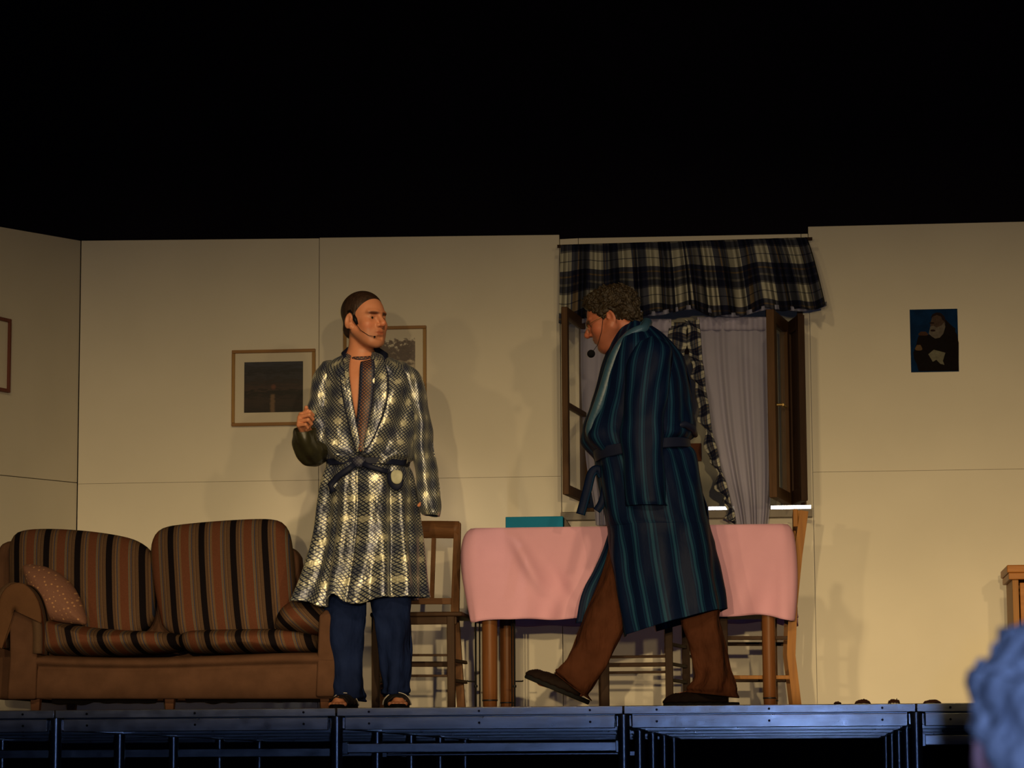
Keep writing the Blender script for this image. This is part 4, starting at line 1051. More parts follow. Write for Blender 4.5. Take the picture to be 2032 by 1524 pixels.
def face_tone(C, Bm, sc, stub=.0, zs=1.0):
    Bi = np.array(Bm).T
    def f(pos):
        L = (pos - np.array(C)) @ Bi.T / sc; x, y, z = L[:, 0], L[:, 1], L[:, 2] / zs
        t = np.ones((len(pos), 3)); near = (np.abs(z) < .13) & (np.abs(x) < .1) & (np.abs(y) < .14)
        def g(cx, cy, cz, rx, ry, rz): return np.exp(-(((np.abs(x) - cx) / rx) ** 2 + ((y - cy) / ry) ** 2 + ((z - cz) / rz) ** 2)) * near
        lip = g(0, .097, -.0595, .021, .02, .0085); lip = np.clip(lip * 1.5, 0, 1)[:, None]; t = t * (1 - lip) + lip * np.array([.74, .52, .52])
        br = np.clip(2.2 * g(.030, .090, .0185, .020, .03, .0050), 0, 1)[:, None]; t = t * (1 - br) + br * np.array([.16, .11, .08])
        ch = g(.045, .06, -.03, .022, .03, .022)[:, None]; t = t * (1 - .25 * ch * np.array([0, 1, 1]))
        ey = g(.031, .088, .0, .020, .02, .012)[:, None]; t = t * (1 - .3 * ey)  # eye sockets darkened, their shade put into the skin tone
        nt = g(0, .118, -.028, .014, .02, .014)[:, None]; t = t * (1 - .2 * nt * np.array([0, 1, 1]))
        if stub:
            sb = (np.clip((-.035 - z) / .02, 0, 1) * np.clip((y + .01) / .03, 0, 1) * near)[:, None] * stub; t = t * (1 - sb * np.array([.6, .55, .5]))
        return t
    return f
def eyes(T, Bm, parent, look=(0, 0)):
    for s in (-1, 1):
        m = M(); c = Vector(T(s * .031, .0735, .000)); d = (Bm @ Vector((look[0], 1, look[1]))).normalized()
        prof = [(math.sin(a) * .0125, -math.cos(a) * .0125) for a in [PI * i / 14 for i in range(15)]]
        m.lathe(c, [(max(r, 1e-4), h) for r, h in prof], 18, d); e_ = m.build('eyeball', MEYE, parent, smooth=True)
        m = M(); m.lathe(c + d * .0118, [(.0058, -.002), (.0056, .0006), (.003, .0013), (.0003, .0016)], 16, d); m.build('iris', MIRIS, e_, smooth=True)
def hand(S, wrist, ax, nrm, side=1, curl=(1.2, 1.3, .8), sc=1.0, thumb=(.4, .5), spread=.06, thumb_up=0.0):
    """ax: wrist to knuckles, nrm: back of the hand, side: which way the thumb sits (+1 = ax x nrm)"""
    ax = Vector(ax).normalized(); nrm = Vector(nrm); nrm = (nrm - ax * nrm.dot(ax)).normalized(); lat = ax.cross(nrm) * side; w_ = Vector(wrist)
    P_ = lambda a, b, c: w_ + (ax * a + lat * b + nrm * c) * sc
    for b in (.027, .009, -.009, -.026): S.cone(P_(.010, b * .75, 0), P_(.082 - abs(b - .009) * .25, b, 0), .014 * sc, .0115 * sc, .012 * sc)
    S.cone(P_(-.02, 0, 0), P_(.03, 0, 0), .023 * sc, .018 * sc, .02 * sc)
    for i, (b, l) in enumerate(((.030, (.043, .026, .020)), (.010, (.048, .030, .021)), (-.010, (.045, .027, .020)), (-.028, (.035, .020, .018)))):
        p = P_(.085 - abs(b - .009) * .25, b, 0); d = ax.copy(); r = .0098 * sc if i < 3 else .0085 * sc; axis = lat
        d = (d + lat * spread * (1.2 - i)).normalized()
        for q in range(3):
            c_ = curl[q] if not isinstance(curl[0], (tuple, list)) else curl[i][q]
            d = Quaternion(lat * side, -c_) @ d if True else d
            if q == 0 and d.dot(nrm) > 0 and c_ > .1: d = Quaternion(lat * side, 2 * c_) @ d
            e = p + d * l[q] * sc; S.cone(p, e, r, r * .9, .003 * sc if q == 0 else .002); p = e; r *= .9
    p = P_(.018, .026, -.006); d = (ax * (.75 + thumb_up) + lat * (.8 - thumb_up * .5) - nrm * .35).normalized()
    for l, r, cc in ((.040, .0135, 0), (.030, .0108, thumb[0]), (.024, .0098, thumb[1])):
        if cc: d = (d - nrm * cc * .6 - lat * cc * .55 * (1 - thumb_up) + ax * .1).normalized()
        e = p + d * l * sc; S.cone(p, e, r * sc, r * .92 * sc, .006 * sc); p = e

# ------------------------------------------------------------------ cloth: lofts from silhouettes
def loft(m, rows_, n=64, m_=60, th0=0.0, th1=2 * PI, fold=None, ex=2.2, ucale=1.0, uoff=0.0, dz=None):
    """rows: (xl, yl, xr, yr, Y centre, depth half). theta: 0 right, pi/2 far side, pi left, 3pi/2 near side"""
    R_ = smoothpts(rows_, m_); L = 0; prev = None; G, U = [], []
    for j, r in enumerate(R_):
        v = j / (m_ - 1); a, b = P(r[0], r[1], r[4]), P(r[2], r[3], r[4]); c = (a + b) / 2; hx = (b - a) / 2
        if prev is not None: L += (c - prev).length
        prev = c; row, ru = [], []
        t0, t1 = th0(v) if callable(th0) else (th0, th1)
        for i in range(n + 1):
            u = i / n; th = t0 + (t1 - t0) * u; ct, st = math.cos(th), math.sin(th)
            e = 2 / ex; cc, ss = math.copysign(abs(ct) ** e, ct), math.copysign(abs(st) ** e, st)
            f = fold(th, v, u) if fold else 0
            hl = max(hx.length, 1e-4)
            q = c + hx * cc * (1 + f / hl) + Vector((0, 1, 0)) * ss * (r[5] + f)
            if dz: q.z += dz(th, v)
            row.append(q); ru.append((uoff + th * ucale * .17, L))
        G.append(row); U.append(ru)
    m.grid(G, U); return G
def nz(x, y, z): return noise.noise(Vector((x, y, z)))
def ribbon(m, pts, w_, nrm=(0, -1, 0), thick=.004, widths=None, uvs=1.0, puffy=0.0):
    """flat ribbon through world points"""
    pts = [Vector(p) for p in pts]; n = len(pts); G, U = [], []; L = 0
    for i, p in enumerate(pts):
        t = (pts[min(i+1, n-1)] - pts[max(i-1, 0)]).normalized(); nn = Vector(nrm); s = t.cross(nn).normalized(); ww = widths[i] if widths else w_
        if i: L += (p - pts[i-1]).length
        row, ru = [], []
        for k in range(7):
            f = k / 6 * 2 - 1; row.append(p + s * ww / 2 * f + nn * puffy * (1 - f * f)); ru.append((f * ww / 2, L))
        G.append(row); U.append(ru)
    m.grid(G, U)

# ------------------------------------------------------------------ the man in the silver robe
def interp_tab(tab):
    xs = [t[0] for t in tab]
    return lambda y, c=1: float(np.interp(y, xs, [t[c] for t in tab]))
Y1 = .46
man = thing('person', 'person standing in a silver and navy lattice-patterned robe, navy trousers, fist raised, head turned right', 'person', (P(725, 1390, Y1).x, Y1, 0))
s1 = 1.09; C1 = P(724, 637, Y1 - .02); B1 = basis((.77, -.64, .02))
k1 = SX(Y1)
lo = (P(570, 700, Y1).x, Y1 - .36, -.01); hi = (P(885, 700, Y1).x, Y1 + .24, P(725, 570, Y1).z)
S = SDF(lo, hi, .0034)
neck_b = P(716, 724, Y1 + .02)
S.cone(C1 + B1 @ Vector((0, -.028, -.045)), neck_b, .054, .058, .03)
S.cone(neck_b, P(718, 760, Y1 + .01), .07, .09, .05)
shA, shB = P(655, 760, Y1), P(806, 760, Y1)
S.cone(shA, shB, .055, .055, .05); S.cone(P(690, 735, Y1 + .01), P(748, 735, Y1 + .01), .05, .05, .05)
S.ell(P(722, 800, Y1), (.155, .105, .17), None, .05); S.ell(P(724, 890, Y1), (.135, .10, .14), None, .05); S.ell(P(726, 985, Y1), (.150, .11, .12), None, .05)
elA, wrA = P(624, 893, Y1 - .03), P(606, 856, Y1 - .20)
elB, wrB = P(838, 885, Y1 + .03), P(855, 975, Y1 - .01)
S.cone(shA, elA, .048, .040, .03); S.cone(elA, wrA, .040, .027, .02); S.cone(shB, elB, .048, .040, .03); S.cone(elB, wrB, .040, .027, .02)
for hp, kn, an, tx in ((P(692, 1010, Y1), P(689, 1200, Y1 - .02), P(694, 1378, Y1), -.03), (P(757, 1010, Y1), P(776, 1200, Y1 - .02), P(786, 1378, Y1), .03)):
    S.cone(hp, kn, .080, .055, .05); S.cone(kn, (an.x, an.y, .09), .055, .037, .03)
    S.cone((an.x, an.y, .09), (an.x, an.y + .02, .040), .036, .034, .02); S.cone((an.x, an.y, .045), (an.x + tx, an.y - .13, .030), .032, .030, .03)
    for q in range(5):
        S.cone((an.x + tx + (q - 2) * .015, an.y - .12, .024), (an.x + tx + (q - 2) * .017, an.y - .175 + abs(q - (1 if tx > 0 else 3)) * .008, .022), .012, .0105, .004)
head(S, C1, B1, s1, 0.0, 1.075)
hand(S, wrA, (-.16, -.80, .52), (-1, .10, .05), side=-1, curl=(1.35, 1.55, .9), sc=1.06, thumb=(.15, .2), thumb_up=.9)
hand(S, wrB, (.12, -.10, -1), (1, -.1, .1), side=1, curl=(1.3, 1.5, .9), sc=.88, thumb=(.9, .8))
body1 = build_sdf(S, 'body', MSKIN1, man, face_tone(C1, B1, s1, .28, 1.075), 2)
eyes(lambda x, y, z: tuple(C1 + B1 @ Vector((x, y, z)) * s1), B1, man, (.15, -.03))
# hair
def wig(C, Bm, sc, name, mat, parent, r, c, planes, cuts, nf=None, res=.003, extra=None, sm=1):
    T = lambda x, y, z: C + Bm @ Vector((x * sc, y * sc, z * sc)); ctr = T(0, -.02, .03); e = .17 * sc
    S = SDF(ctr - Vector((e,) * 3), ctr + Vector((e,) * 3), res)
    S.ell(T(*c), tuple(x * sc for x in r), Bm, .02 * sc, 'u', nf)
    if extra: extra(S, T)
    for p, n in planes: S.half(T(*p), Bm @ Vector(n), .012 * sc)
    for cc, cr in cuts: S.ell(T(*cc), tuple(x * sc for x in cr), Bm, .012 * sc, 's')
    return build_sdf(S, name, mat, parent, None, sm)
wig(C1, B1, s1, 'hair', MHAIR1, man, (.0805, .1005, .0850), (0, -.0185, .0460), [((0, .048, .040), (0, .80, -.60))],
    [((.086, -.004, -.020), (.030, .028, .036)), ((-.086, -.004, -.020), (.030, .028, .036))], res=.0026,
    extra=lambda S, T: (S.ell(T(0, -.075, -.030), (.055, .036, .045), B1, .03), S.cone(T(.074, .012, .02), T(.076, .010, -.004), .006, .003, .01)))
# headset: clip by the ear and thin boom
def headset(parent, T, ball=None, clip=True, near=1):
    m = M(); m.tube([T(near * .083, -.014, .032), T(near * .086, .004, .034), T(near * .084, .016, .020), T(near * .080, .022, .0)], .0032, 8)
    h = m.build('headset_microphone', MBLK, parent, smooth=True)
    if clip:
        m = M(); m.tube([T(near * .079, .020, .012), T(near * .079, .026, -.004), T(near * .074, .034, -.024)], [.006, .0105, .006], 12, flat=.8); m.build('clip', MBLK, h, smooth=True)
    return h
T1 = lambda x, y, z: C1 + B1 @ Vector((x, y, z * 1.075)) * s1
h = headset(man, T1)
m = M(); m.tube([T1(.076, .030, -.024), T1(.071, .052, -.050), T1(.052, .080, -.072), T1(.034, .098, -.078)], .0012, 8); m.build('boom', MBLK, h, smooth=True)
m = M(); m.tube([T1(.036, .096, -.078), T1(.030, .100, -.078)], .004, 10); m.build('foam_tip', MFOAM, h, smooth=True)

# robe, upper body
UP = [(696, 700, 742, 700, Y1 + .035, .065), (678, 708, 766, 708, Y1 + .02, .085), (656, 719, 793, 719, Y1 + .01, .100), (636, 733, 816, 732, Y1, .115), (626, 752, 828, 750, Y1, .130), (624, 785, 828, 782, Y1, .145),
      (626, 830, 824, 828, Y1, .150), (632, 872, 820, 870, Y1, .152), (641, 902, 818, 900, Y1, .150), (650, 915, 812, 914, Y1, .138), (652, 926, 806, 926, Y1, .130)]
EDG = interp_tab([(695, 692, 741), (708, 691, 742), (730, 692, 742), (780, 700, 742), (830, 708, 738), (880, 715, 724), (905, 720, 718), (940, 722, 716)])
rowsI = smoothpts(UP, 200)
def rowat(v): return rowsI[min(199, max(0, int(round(v * 199))))]
EXP = 2.3
def opening(v):
    r = rowat(v); cx, hx = (r[0] + r[2]) / 2, (r[2] - r[0]) / 2; y = r[1]; a, b = EDG(y, 1), EDG(y, 2)
    fR = max(-.98, min(.98, (b - cx) / hx)); fL = max(-.98, min(.98, (a - cx) / hx))
    g = lambda f: math.copysign(math.asin(min(1, abs(f) ** (EXP / 2))), f)
    return 1.5 * PI + g(fR), 3.5 * PI + g(fL)
def surfY(px, py, off=.006):
    tab = rowsI; i = min(range(200), key=lambda q: abs(tab[q][1] - py)); r = tab[i]; cx, hx = (r[0] + r[2]) / 2, (r[2] - r[0]) / 2
    f = min(.98, abs(px - cx) / hx); return r[4] - r[5] * (1 - f ** EXP) ** (1 / EXP) - off
def fold_up(th, v, u):
    front = max(0, math.sin(th - PI)) if True else 0
    x = math.cos(th)
    f = .007 * math.sin(7 * th + 5 * v) * v + .010 * nz(th * 2.2, v * 5, 3) + .005 * nz(th * 6, v * 9 - th * 3, 8)
    f += .013 * math.exp(-((v - .86) / .07) ** 2) * (1 + .8 * math.sin(th * 9 + 1)) - .004 * math.sin(th * 13) * max(0, v - .8) * 5
    # diagonal pulls towards the knot on the right of the chest
    if x > 0: f += .034 * math.sin((x * 9 + v * 17)) * max(0, v - .25) * front
    else: f += .020 * math.sin((-x * 7 + v * 12)) * max(0, v - .2) * front
    return f
robe = M()
loft(robe, UP, 150, 90, lambda v: opening(v), None, fold_up, EXP)
SK = [(652, 924, 806, 924, Y1, .130), (648, 938, 812, 938, Y1, .140), (644, 965, 816, 965, Y1, .152), (640, 1010, 822, 1008, Y1, .162), (634, 1060, 827, 1055, Y1, .170), (622, 1115, 832, 1105, Y1, .178), (608, 1160, 836, 1150, Y1, .186), (597, 1194, 839, 1186, Y1, .192)]
def fold_sk(th, v, u):
    f = (.009 + .027 * v) * (math.sin(9 * th + 1.1 * math.sin(v * 3) + 1.3 * v * math.cos(th * 2)) * .6 + .5 * math.sin(5 * th + 2.1 + v) + .35 * math.sin(16 * th + 1.3 * v)) + .008 * nz(th * 3, v * 4, 12)
    if u > .93: f += .012
    return f
loft(robe, SK, 190, 80, 1.5 * PI - .26, 3.5 * PI - .08, fold_sk, 2.25, 1.0, dz=lambda th, v: (-.035 * math.exp(-((((th - 1.5 * PI + PI) % (2 * PI)) - PI + .62) / .28) ** 2) - .030 * math.exp(-((((th - 1.5 * PI + PI) % (2 * PI)) - PI + -.02) / .22) ** 2) + .030 * math.exp(-((((th - 1.5 * PI + PI) % (2 * PI)) - PI + .27) / .10) ** 2)) * max(0, v - .72) / .28)
# sleeves
SLB = [(800, 718, 815, 728, Y1 + .01, .045), (796, 738, 833, 742, Y1, .075), (803, 775, 843, 775, Y1 + .01, .080), (812, 820, 851, 818, Y1 + .02, .080), (818, 865, 857, 862, Y1 + .03, .078), (822, 910, 862, 906, Y1 + .02, .074), (826, 955, 868, 950, Y1, .070), (831, 992, 873, 988, Y1 - .01, .068), (837, 1014, 875, 1016, Y1 - .02, .064), (842, 1022, 872, 1024, Y1 - .02, .058)]
def fold_sl(ph):
    return lambda th, v, u: .007 * math.sin(3 * th + 9 * v + ph) * v + .009 * nz(th * 1.5, v * 7, ph) + .005 * math.sin(v * 30 + 2 * math.sin(th + ph)) * math.exp(-((v - .5) / .16) ** 2)
loft(robe, SLB, 60, 90, 0, 2 * PI, fold_sl(2), 2.1, .45)
SLA = [(640, 722, 660, 716, Y1, .045), (625, 745, 672, 742, Y1 - .01, .078), (617, 780, 668, 780, Y1 - .02, .082), (611, 820, 664, 822, Y1 - .03, .084), (606, 860, 662, 862, Y1 - .04, .084), (606, 893, 655, 896, Y1 - .05, .080), (612, 912, 642, 914, Y1 - .05, .055), (622, 920, 630, 921, Y1 - .05, .02)]
loft(robe, SLA, 60, 80, 0, 2 * PI, fold_sl(5), 2.1, .45)
robe_o = robe.build('robe', MROBE1, man, smooth=True, solid=.004)
# raised forearm sleeve (its shade put into a dark cloth colour), open cuff around the wrist
fs = M(); G, U = [], []
path = smoothpts([tuple(P(634, 893, Y1 - .05)), tuple(P(622, 896, Y1 - .12)), tuple(P(611, 886, Y1 - .18)), tuple(P(605, 868, Y1 - .22)), tuple(P(604, 852, Y1 - .235))], 40)
for j, c in enumerate(path):
    v = j / 39; c = Vector(c); t = (Vector(path[min(39, j+1)]) - Vector(path[max(0, j-1)])).normalized(); a = Vector((1, 0, 0)); a = (a - t * a.dot(t)).normalized(); b = t.cross(a)
    ra = .062 * (1 - .25 * v); rb = .058 * (1 - .18 * v); row, ru = [], []
    for i in range(49):
        th = 2 * PI * i / 48; f = .006 * math.sin(3 * th + 7 * v) + .010 * nz(math.cos(th) * 1.5, v * 5, math.sin(th) * 1.5)
        q = c + a * math.cos(th) * (ra + f) + b * math.sin(th) * (rb + f)
        low = max(0, -(q - c).normalized().z); q.z -= .022 * low * math.sin(PI * min(1, v * 1.1)); row.append(q); ru.append((th * .05, v * .25))
    G.append(row); U.append(ru)
fs.grid(G, U); fs.build('sleeve', mk('shaded_sleeve_satin', (.035, .032, .016), .38, scale=30, bump=.3, bscale=50, spec=.5), man, smooth=True, solid=.004)
# lapels
def onrobe(pts, off=.010): return [P(x, y, surfY(x, y, off)) for x, y in pts]
def sm2(pts, n=26): return [tuple(q) for q in smoothpts(pts, n)]
for pts, wd in (([(694, 702), (687, 716), (684, 740), (690, 790), (698, 830), (706, 868), (712, 896)], [.020, .034, .042, .042, .038, .032, .022]), ([(741, 702), (752, 716), (757, 745), (755, 790), (746, 830), (733, 868), (722, 896)], [.020, .040, .060, .064, .055, .040, .024])):
    q = sm2(pts, 30); ww = list(np.interp(np.linspace(0, 1, 30), np.linspace(0, 1, 7), wd)); base = onrobe(q, .014)
    m = M(); ribbon(m, base, .04, widths=ww, puffy=.003); lp = m.build('lapel', MROBE1, robe_o, smooth=True, solid=.004)
    s_ = -1 if pts[1][0] < 720 else 1
    pm = M(); pm.tube([b_ + Vector((s_ * w__ * .5, -.004, 0)) for b_, w__ in zip(base, ww)], .0028, 8); pm.build('lapel_piping', MNAVYTRIM, robe_o, smooth=True)
# dark collar roll behind the neck
m = M(); m.tube([P(686, 712, Y1 - .07), P(682, 702, Y1 - .02), P(692, 694, Y1 + .05), P(718, 690, Y1 + .085), P(748, 694, Y1 + .06), P(764, 706, Y1 - .01), P(762, 722, Y1 - .09), P(757, 745, Y1 - .128)], [.008, .012, .014, .014, .015, .017, .013, .007], 12)
m.build('collar', MNAVYTRIM, robe_o, smooth=True)
# scarf
sp = [(729, 716), (729, 740), (727, 780), (723, 820), (719, 860), (716, 896)]; q = sm2(sp, 30)
m = M(); ribbon(m, [P(x, y, surfY(x, y, .0) - .004 - .006 * math.sin(i * .5)) for i, (x, y) in enumerate(q)], .07, widths=list(np.interp(np.linspace(0, 1, 30), [0, .1, .3, .7, 1], [.060, .068, .070, .060, .034])), puffy=.008)
sc_ = m.build('scarf', MSCARF, man, smooth=True, solid=.006)
m = M(); nb = P(718, 712, Y1 + .01); m.tube([(nb.x + .062 * math.cos(a), nb.y - .064 * math.sin(a) * 1.0, nb.z + .010 * math.sin(a) * -1.6 + .008) for a in [2 * PI * i / 28 for i in range(29)]], .0105, 10, caps=False)
m.build('neck_wrap', MSCARF, sc_, smooth=True)
# belt with knot and silver pocket bits
m = M(); loft(m, [(649, 914, 812, 914, Y1, .146), (650, 920, 810, 920, Y1, .146), (651, 927, 809, 927, Y1, .146)], 90, 8, 0, 2 * PI, lambda th, v, u: .003 * math.sin(th * 11), 2.3)
bo = m.build('belt', MNAVYTRIM, man, smooth=True, solid=.006)
m = M(); ky = Y1 - .165
puff(m, [(700, 908), (712, 903), (724, 908), (727, 918), (720, 928), (706, 928), (698, 920)], ky, .016, .012, 40, 6); m.build('knot', MSCARF, bo, smooth=True)
m = M(); ribbon(m, [P(716, 918, ky - .005), P(735, 926, ky - .012), P(755, 932, ky - .004), P(770, 936, ky + .004)], .022, puffy=.004); m.build('belt_end', MNAVYTRIM, bo, smooth=True, solid=.004)
m = M(); ribbon(m, [P(706, 920, ky - .005), P(690, 932, ky - .012), P(672, 944, ky - .004), P(655, 962, ky + .022), P(662, 976, ky + .012)], .026, puffy=.004); m.build('belt_end', MNAVYTRIM, bo, smooth=True, solid=.004)
m = M(); puff(m, [(768, 934), (798, 934), (802, 960), (792, 974), (778, 972), (768, 956)], Y1 - .148, .010, .012, 40, 6); m.build('flap_shadow', MNAVYTRIM, robe_o, smooth=True)  # navy puff put in as the shadow beneath the silver flap
m = M(); puff(m, [(775, 934), (794, 932), (800, 940), (797, 958), (786, 962), (776, 955)], Y1 - .163, .008, .006, 40, 6); m.build('silver_flap', mk('silver_satin_patch', (.50, .50, .38), .4, scale=40), robe_o, smooth=True)
m = M(); puff(m, [(650, 958), (660, 948), (674, 952), (672, 968), (656, 976), (650, 970)], Y1 - .135, .010, .008, 40, 6); m.build('silver_flap', MROBE1, robe_o, smooth=True)
# trousers
def fold_tr(ph, a=.006): return lambda th, v, u: a * math.sin(4 * th + 5 * v + ph) * (.4 + v) + .010 * nz(th * 1.4, v * 8, ph) + .010 * math.sin(v * 46 + 2 * math.sin(th)) * max(0, v - .82) * 3
m = M()
loft(m, [(648, 1010, 728, 1010, Y1, .10), (645, 1190, 726, 1190, Y1, .085), (650, 1240, 722, 1240, Y1 - .01, .08), (655, 1300, 719, 1300, Y1, .078), (661, 1350, 721, 1350, Y1, .080), (666, 1378, 722, 1378, Y1, .086), (668, 1386, 722, 1392, Y1 + .01, .088)], 56, 80, 0, 2 * PI, fold_tr(1), 2.1)
loft(m, [(722, 1010, 812, 1010, Y1, .10), (736, 1190, 815, 1190, Y1, .085), (745, 1240, 814, 1240, Y1 - .01, .08), (754, 1300, 813, 1300, Y1, .078), (762, 1350, 810, 1350, Y1, .080), (762, 1372, 810, 1370, Y1, .084), (764, 1382, 808, 1380, Y1 + .01, .086)], 56, 80, 0, 2 * PI, fold_tr(4), 2.1)
m.build('trousers', MJEAN, man, smooth=True, solid=.003)
# sandals
def slipper(parent, heel, toe, wdt, mat, solemat, name='slipper', up=(0, 0, 1), open_toe=False, h=.06, strap=None):
    heel, toe, up = Vector(heel), Vector(toe), Vector(up); d = (toe - heel); L = d.length; d.normalize(); s = d.cross(up).normalized(); u = s.cross(d)
    m = M(); n = 40; out = []
    for i in range(n):
        a = 2 * PI * i / n; x = math.cos(a); wy = math.sin(a); t = (1 - x) / 2 if False else (x + 1) / 2
        ww = wdt * (.40 + .12 * math.sin(PI * t) + .05 * t); out.append(heel + d * (L * t) + s * wy * ww * (1 if abs(wy) < 2 else 1))
    vs = [p for p in out] + [p + u * .022 for p in out]; m.add(vs, [tuple(range(n))[::-1], tuple(range(n, 2*n))] + [(k, (k+1) % n, n+(k+1) % n, n+k) for k in range(n)])
    so = m.build(name, solemat, parent, bevel=.005)
    m = M(); G = []
    t0, t1 = (.30, .80) if open_toe else (.16, 1.0)
    for j in range(26):
        t = t0 + (t1 - t0) * j / 25; x = 2 * t - 1; wy = math.sqrt(max(0, 1 - x * x)); ww = max(.002, wdt * (.41 + .12 * math.sin(PI * t) + .05 * t) * wy); hh = h * (1.05 - .75 * (t - .3)) * max(.02, min(1, (1 - t) * 9 + (.45 if open_toe else 0))) ** .5
        G.append([heel + d * (L * t) + s * (-math.cos(PI * i / 20)) * ww + u * (.020 + hh * math.sin(PI * i / 20) ** .8 + .003 * math.sin(t * 50 + i)) for i in range(21)])
    m.grid(G); m.build('upper', mat, so, smooth=True, solid=.004)
    if strap:
        m = M(); t = .42; x = 2 * t - 1; ww = wdt * .55 * math.sqrt(1 - x * x)
        ribbon(m, [heel + d * (L * (t + .1 * f)) + s * (-math.cos(PI * f)) * (ww + .003) + u * (.02 + (h + .004) * math.sin(PI * f) ** .8) for f in [i / 14 for i in range(15)]], .018, nrm=d.cross(s) * 1.0); m.build('strap', strap, so, smooth=True, solid=.003)
    return so
for an, tx in ((P(694, 1378, Y1), -.03), (P(786, 1378, Y1), .03)):
    slipper(man, (an.x - tx * .3, an.y + .055, .0), (an.x + tx * 1.25, an.y - .205, .0), .105, MSLIP1, MSOLE, 'sandal', open_toe=True, h=.052, strap=MSTRAP)

# ------------------------------------------------------------------ the walking man in the teal robe
Y2 = .50
man2 = thing('person', 'person in glasses walking left, dark teal striped robe, rust-brown trousers and slippers', 'person', (P(1300, 1390, Y2).x, Y2, 0))
C2 = P(1213, 634, Y2 - .02); B2 = basis((-.93, .10, -.35)); s2 = 1.13
T2 = lambda x, y, z: C2 + B2 @ Vector((x * s2, y * s2, z * s2))
S = SDF((P(1030, 700, Y2).x, Y2 - .33, -.01), (P(1475, 700, Y2).x, Y2 + .36, P(1217, 560, Y2).z), .0040)
nb2 = P(1268, 690, Y2)
S.cone(T2(0, -.035, -.045), nb2, .060, .068, .03); S.cone(nb2, P(1280, 760, Y2), .075, .11, .05)
sn, sf = P(1290, 725, Y2 - .165), P(1290, 725, Y2 + .165)
S.cone(sn, sf, .058, .058, .05); S.ell(P(1278, 790, Y2), (.15, .17, .19), None, .06); S.ell(P(1270, 880, Y2), (.17, .165, .16), None, .06); S.ell(P(1300, 990, Y2), (.165, .17, .14), None, .06)
en, wn = P(1276, 862, Y2 - .19), P(1288, 968, Y2 - .20); S.cone(sn, en, .055, .045, .03); S.cone(en, wn, .045, .030, .02)
ef, wf = P(1262, 862, Y2 + .20), P(1230, 950, Y2 + .19); S.cone(sf, ef, .055, .045, .03); S.cone(ef, wf, .045, .030, .02)
hand(S, wn, (.02, .02, -1), (0, -1, 0), side=1, curl=(.5, .7, .4), sc=1.0, thumb=(.3, .3))
hand(S, wf, (-.1, .02, -1), (0, 1, 0), side=-1, curl=(.5, .7, .4), sc=1.0, thumb=(.3, .3))
kf, af = P(1228, 1190, Y2 + .02), P(1140, 1345, Y2 + .02); kr, ar = P(1388, 1200, Y2 - .03), P(1418, 1352, Y2 - .03)
S.cone(P(1290, 1020, Y2 + .06), kf, .092, .060, .06); S.cone(kf, af, .058, .040, .03); S.cone(P(1310, 1020, Y2 - .06), kr, .080, .058, .06); S.cone(kr, ar, .058, .040, .03)
S.cone(P(1150, 1368, Y2 + .02), P(1075, 1350, Y2 + .02), .034, .026, .03); S.cone(P(1424, 1374, Y2 - .03), P(1345, 1384, Y2 - .03), .034, .020, .03)
head(S, C2, B2, s2, 1.0)
body2 = build_sdf(S, 'body', MSKIN2, man2, face_tone(C2, B2, s2, .35), 2)
eyes(T2, B2, man2, (0, -.1))
cn_ = lambda x, y, z: .0075 * np.sin(x * 150 + 2 * np.sin(y * 90)) * np.sin(y * 140 + 1.5 * np.sin(z * 110)) * np.cos(z * 130 + x * 60) * 1.6 + .004 * np.sin(x * 60 + 1) * np.sin(z * 70) + .003 * np.sin(y * 330 + z * 200) * np.sin(z * 290 + x * 310)
wig(C2, B2, s2, 'hair', MHAIR2, man2, (.089, .112, .090), (0, -.022, .046), [((0, .052, .034), (0, .80, -.58))], [((.094, -.006, -.022), (.034, .026, .036)), ((-.094, -.006, -.022), (.034, .026, .036))], cn_, .0026,
    extra=lambda S, T: (S.ell(T(0, -.085, -.020), (.066, .042, .056), B2, .03, 'u', cn_), S.ell(T(0, .040, .100), (.060, .050, .030), B2, .03, 'u', cn_), S.cone(T(.076, .022, .025), T(.080, .018, -.018), .010, .005, .012), S.cone(T(-.076, .022, .025), T(-.080, .018, -.018), .010, .005, .012)), sm=0)
# glasses
m = M()
for s_ in (-1, 1): m.tube([T2(s_ * .032 + .023 * math.cos(a), .101 - .004 * abs(math.cos(a)), -.004 + .017 * math.sin(a)) for a in [2 * PI * i / 24 for i in range(25)]], .0013, 6, caps=False)
gl = m.each('glasses', mk('thin_gold_wire', (.45, .38, .2), .3, .9), man2, smooth=True)[0]
for s_ in (-1, 1):
    m = M(); m.tube([T2(s_ * .055, .098, .004), T2(s_ * .072, .06, .006), T2(s_ * .082, .0, .012)], .0013, 6); m.build('temple_arm', MBRASS, gl, smooth=True)
m = M(); m.tube([T2(-.009, .104, .0), T2(0, .108, .003), T2(.009, .104, .0)], .0013, 6); m.build('bridge', MBRASS, gl, smooth=True)
for s_ in (-1, 1):
    m = M(); m.lathe(T2(s_ * .032, .1005, -.004), [(.022, 0), (.022, .0008)], 20, B2 @ Vector((0, 1, 0))); m.build('lens', MGLASS, gl)
ns = -1 if (B2 @ Vector((1, 0, 0))).y > 0 else 1
h = headset(man2, T2, clip=False, near=ns)
bp = P(1173, 702, Y2 - .05)
m = M(); m.tube([T2(ns * .080, .022, .0), T2(ns * .078, .045, -.045), T2(ns * .062, .082, -.088), bp], .0012, 8); m.build('boom', MBLK, h, smooth=True)
m = M(); m.lathe(bp, [(math.sin(PI * i / 12) * .0185 + 1e-4, -math.cos(PI * i / 12) * .0185) for i in range(13)], 18); m.build('foam_windshield', MFOAM, h, smooth=True)
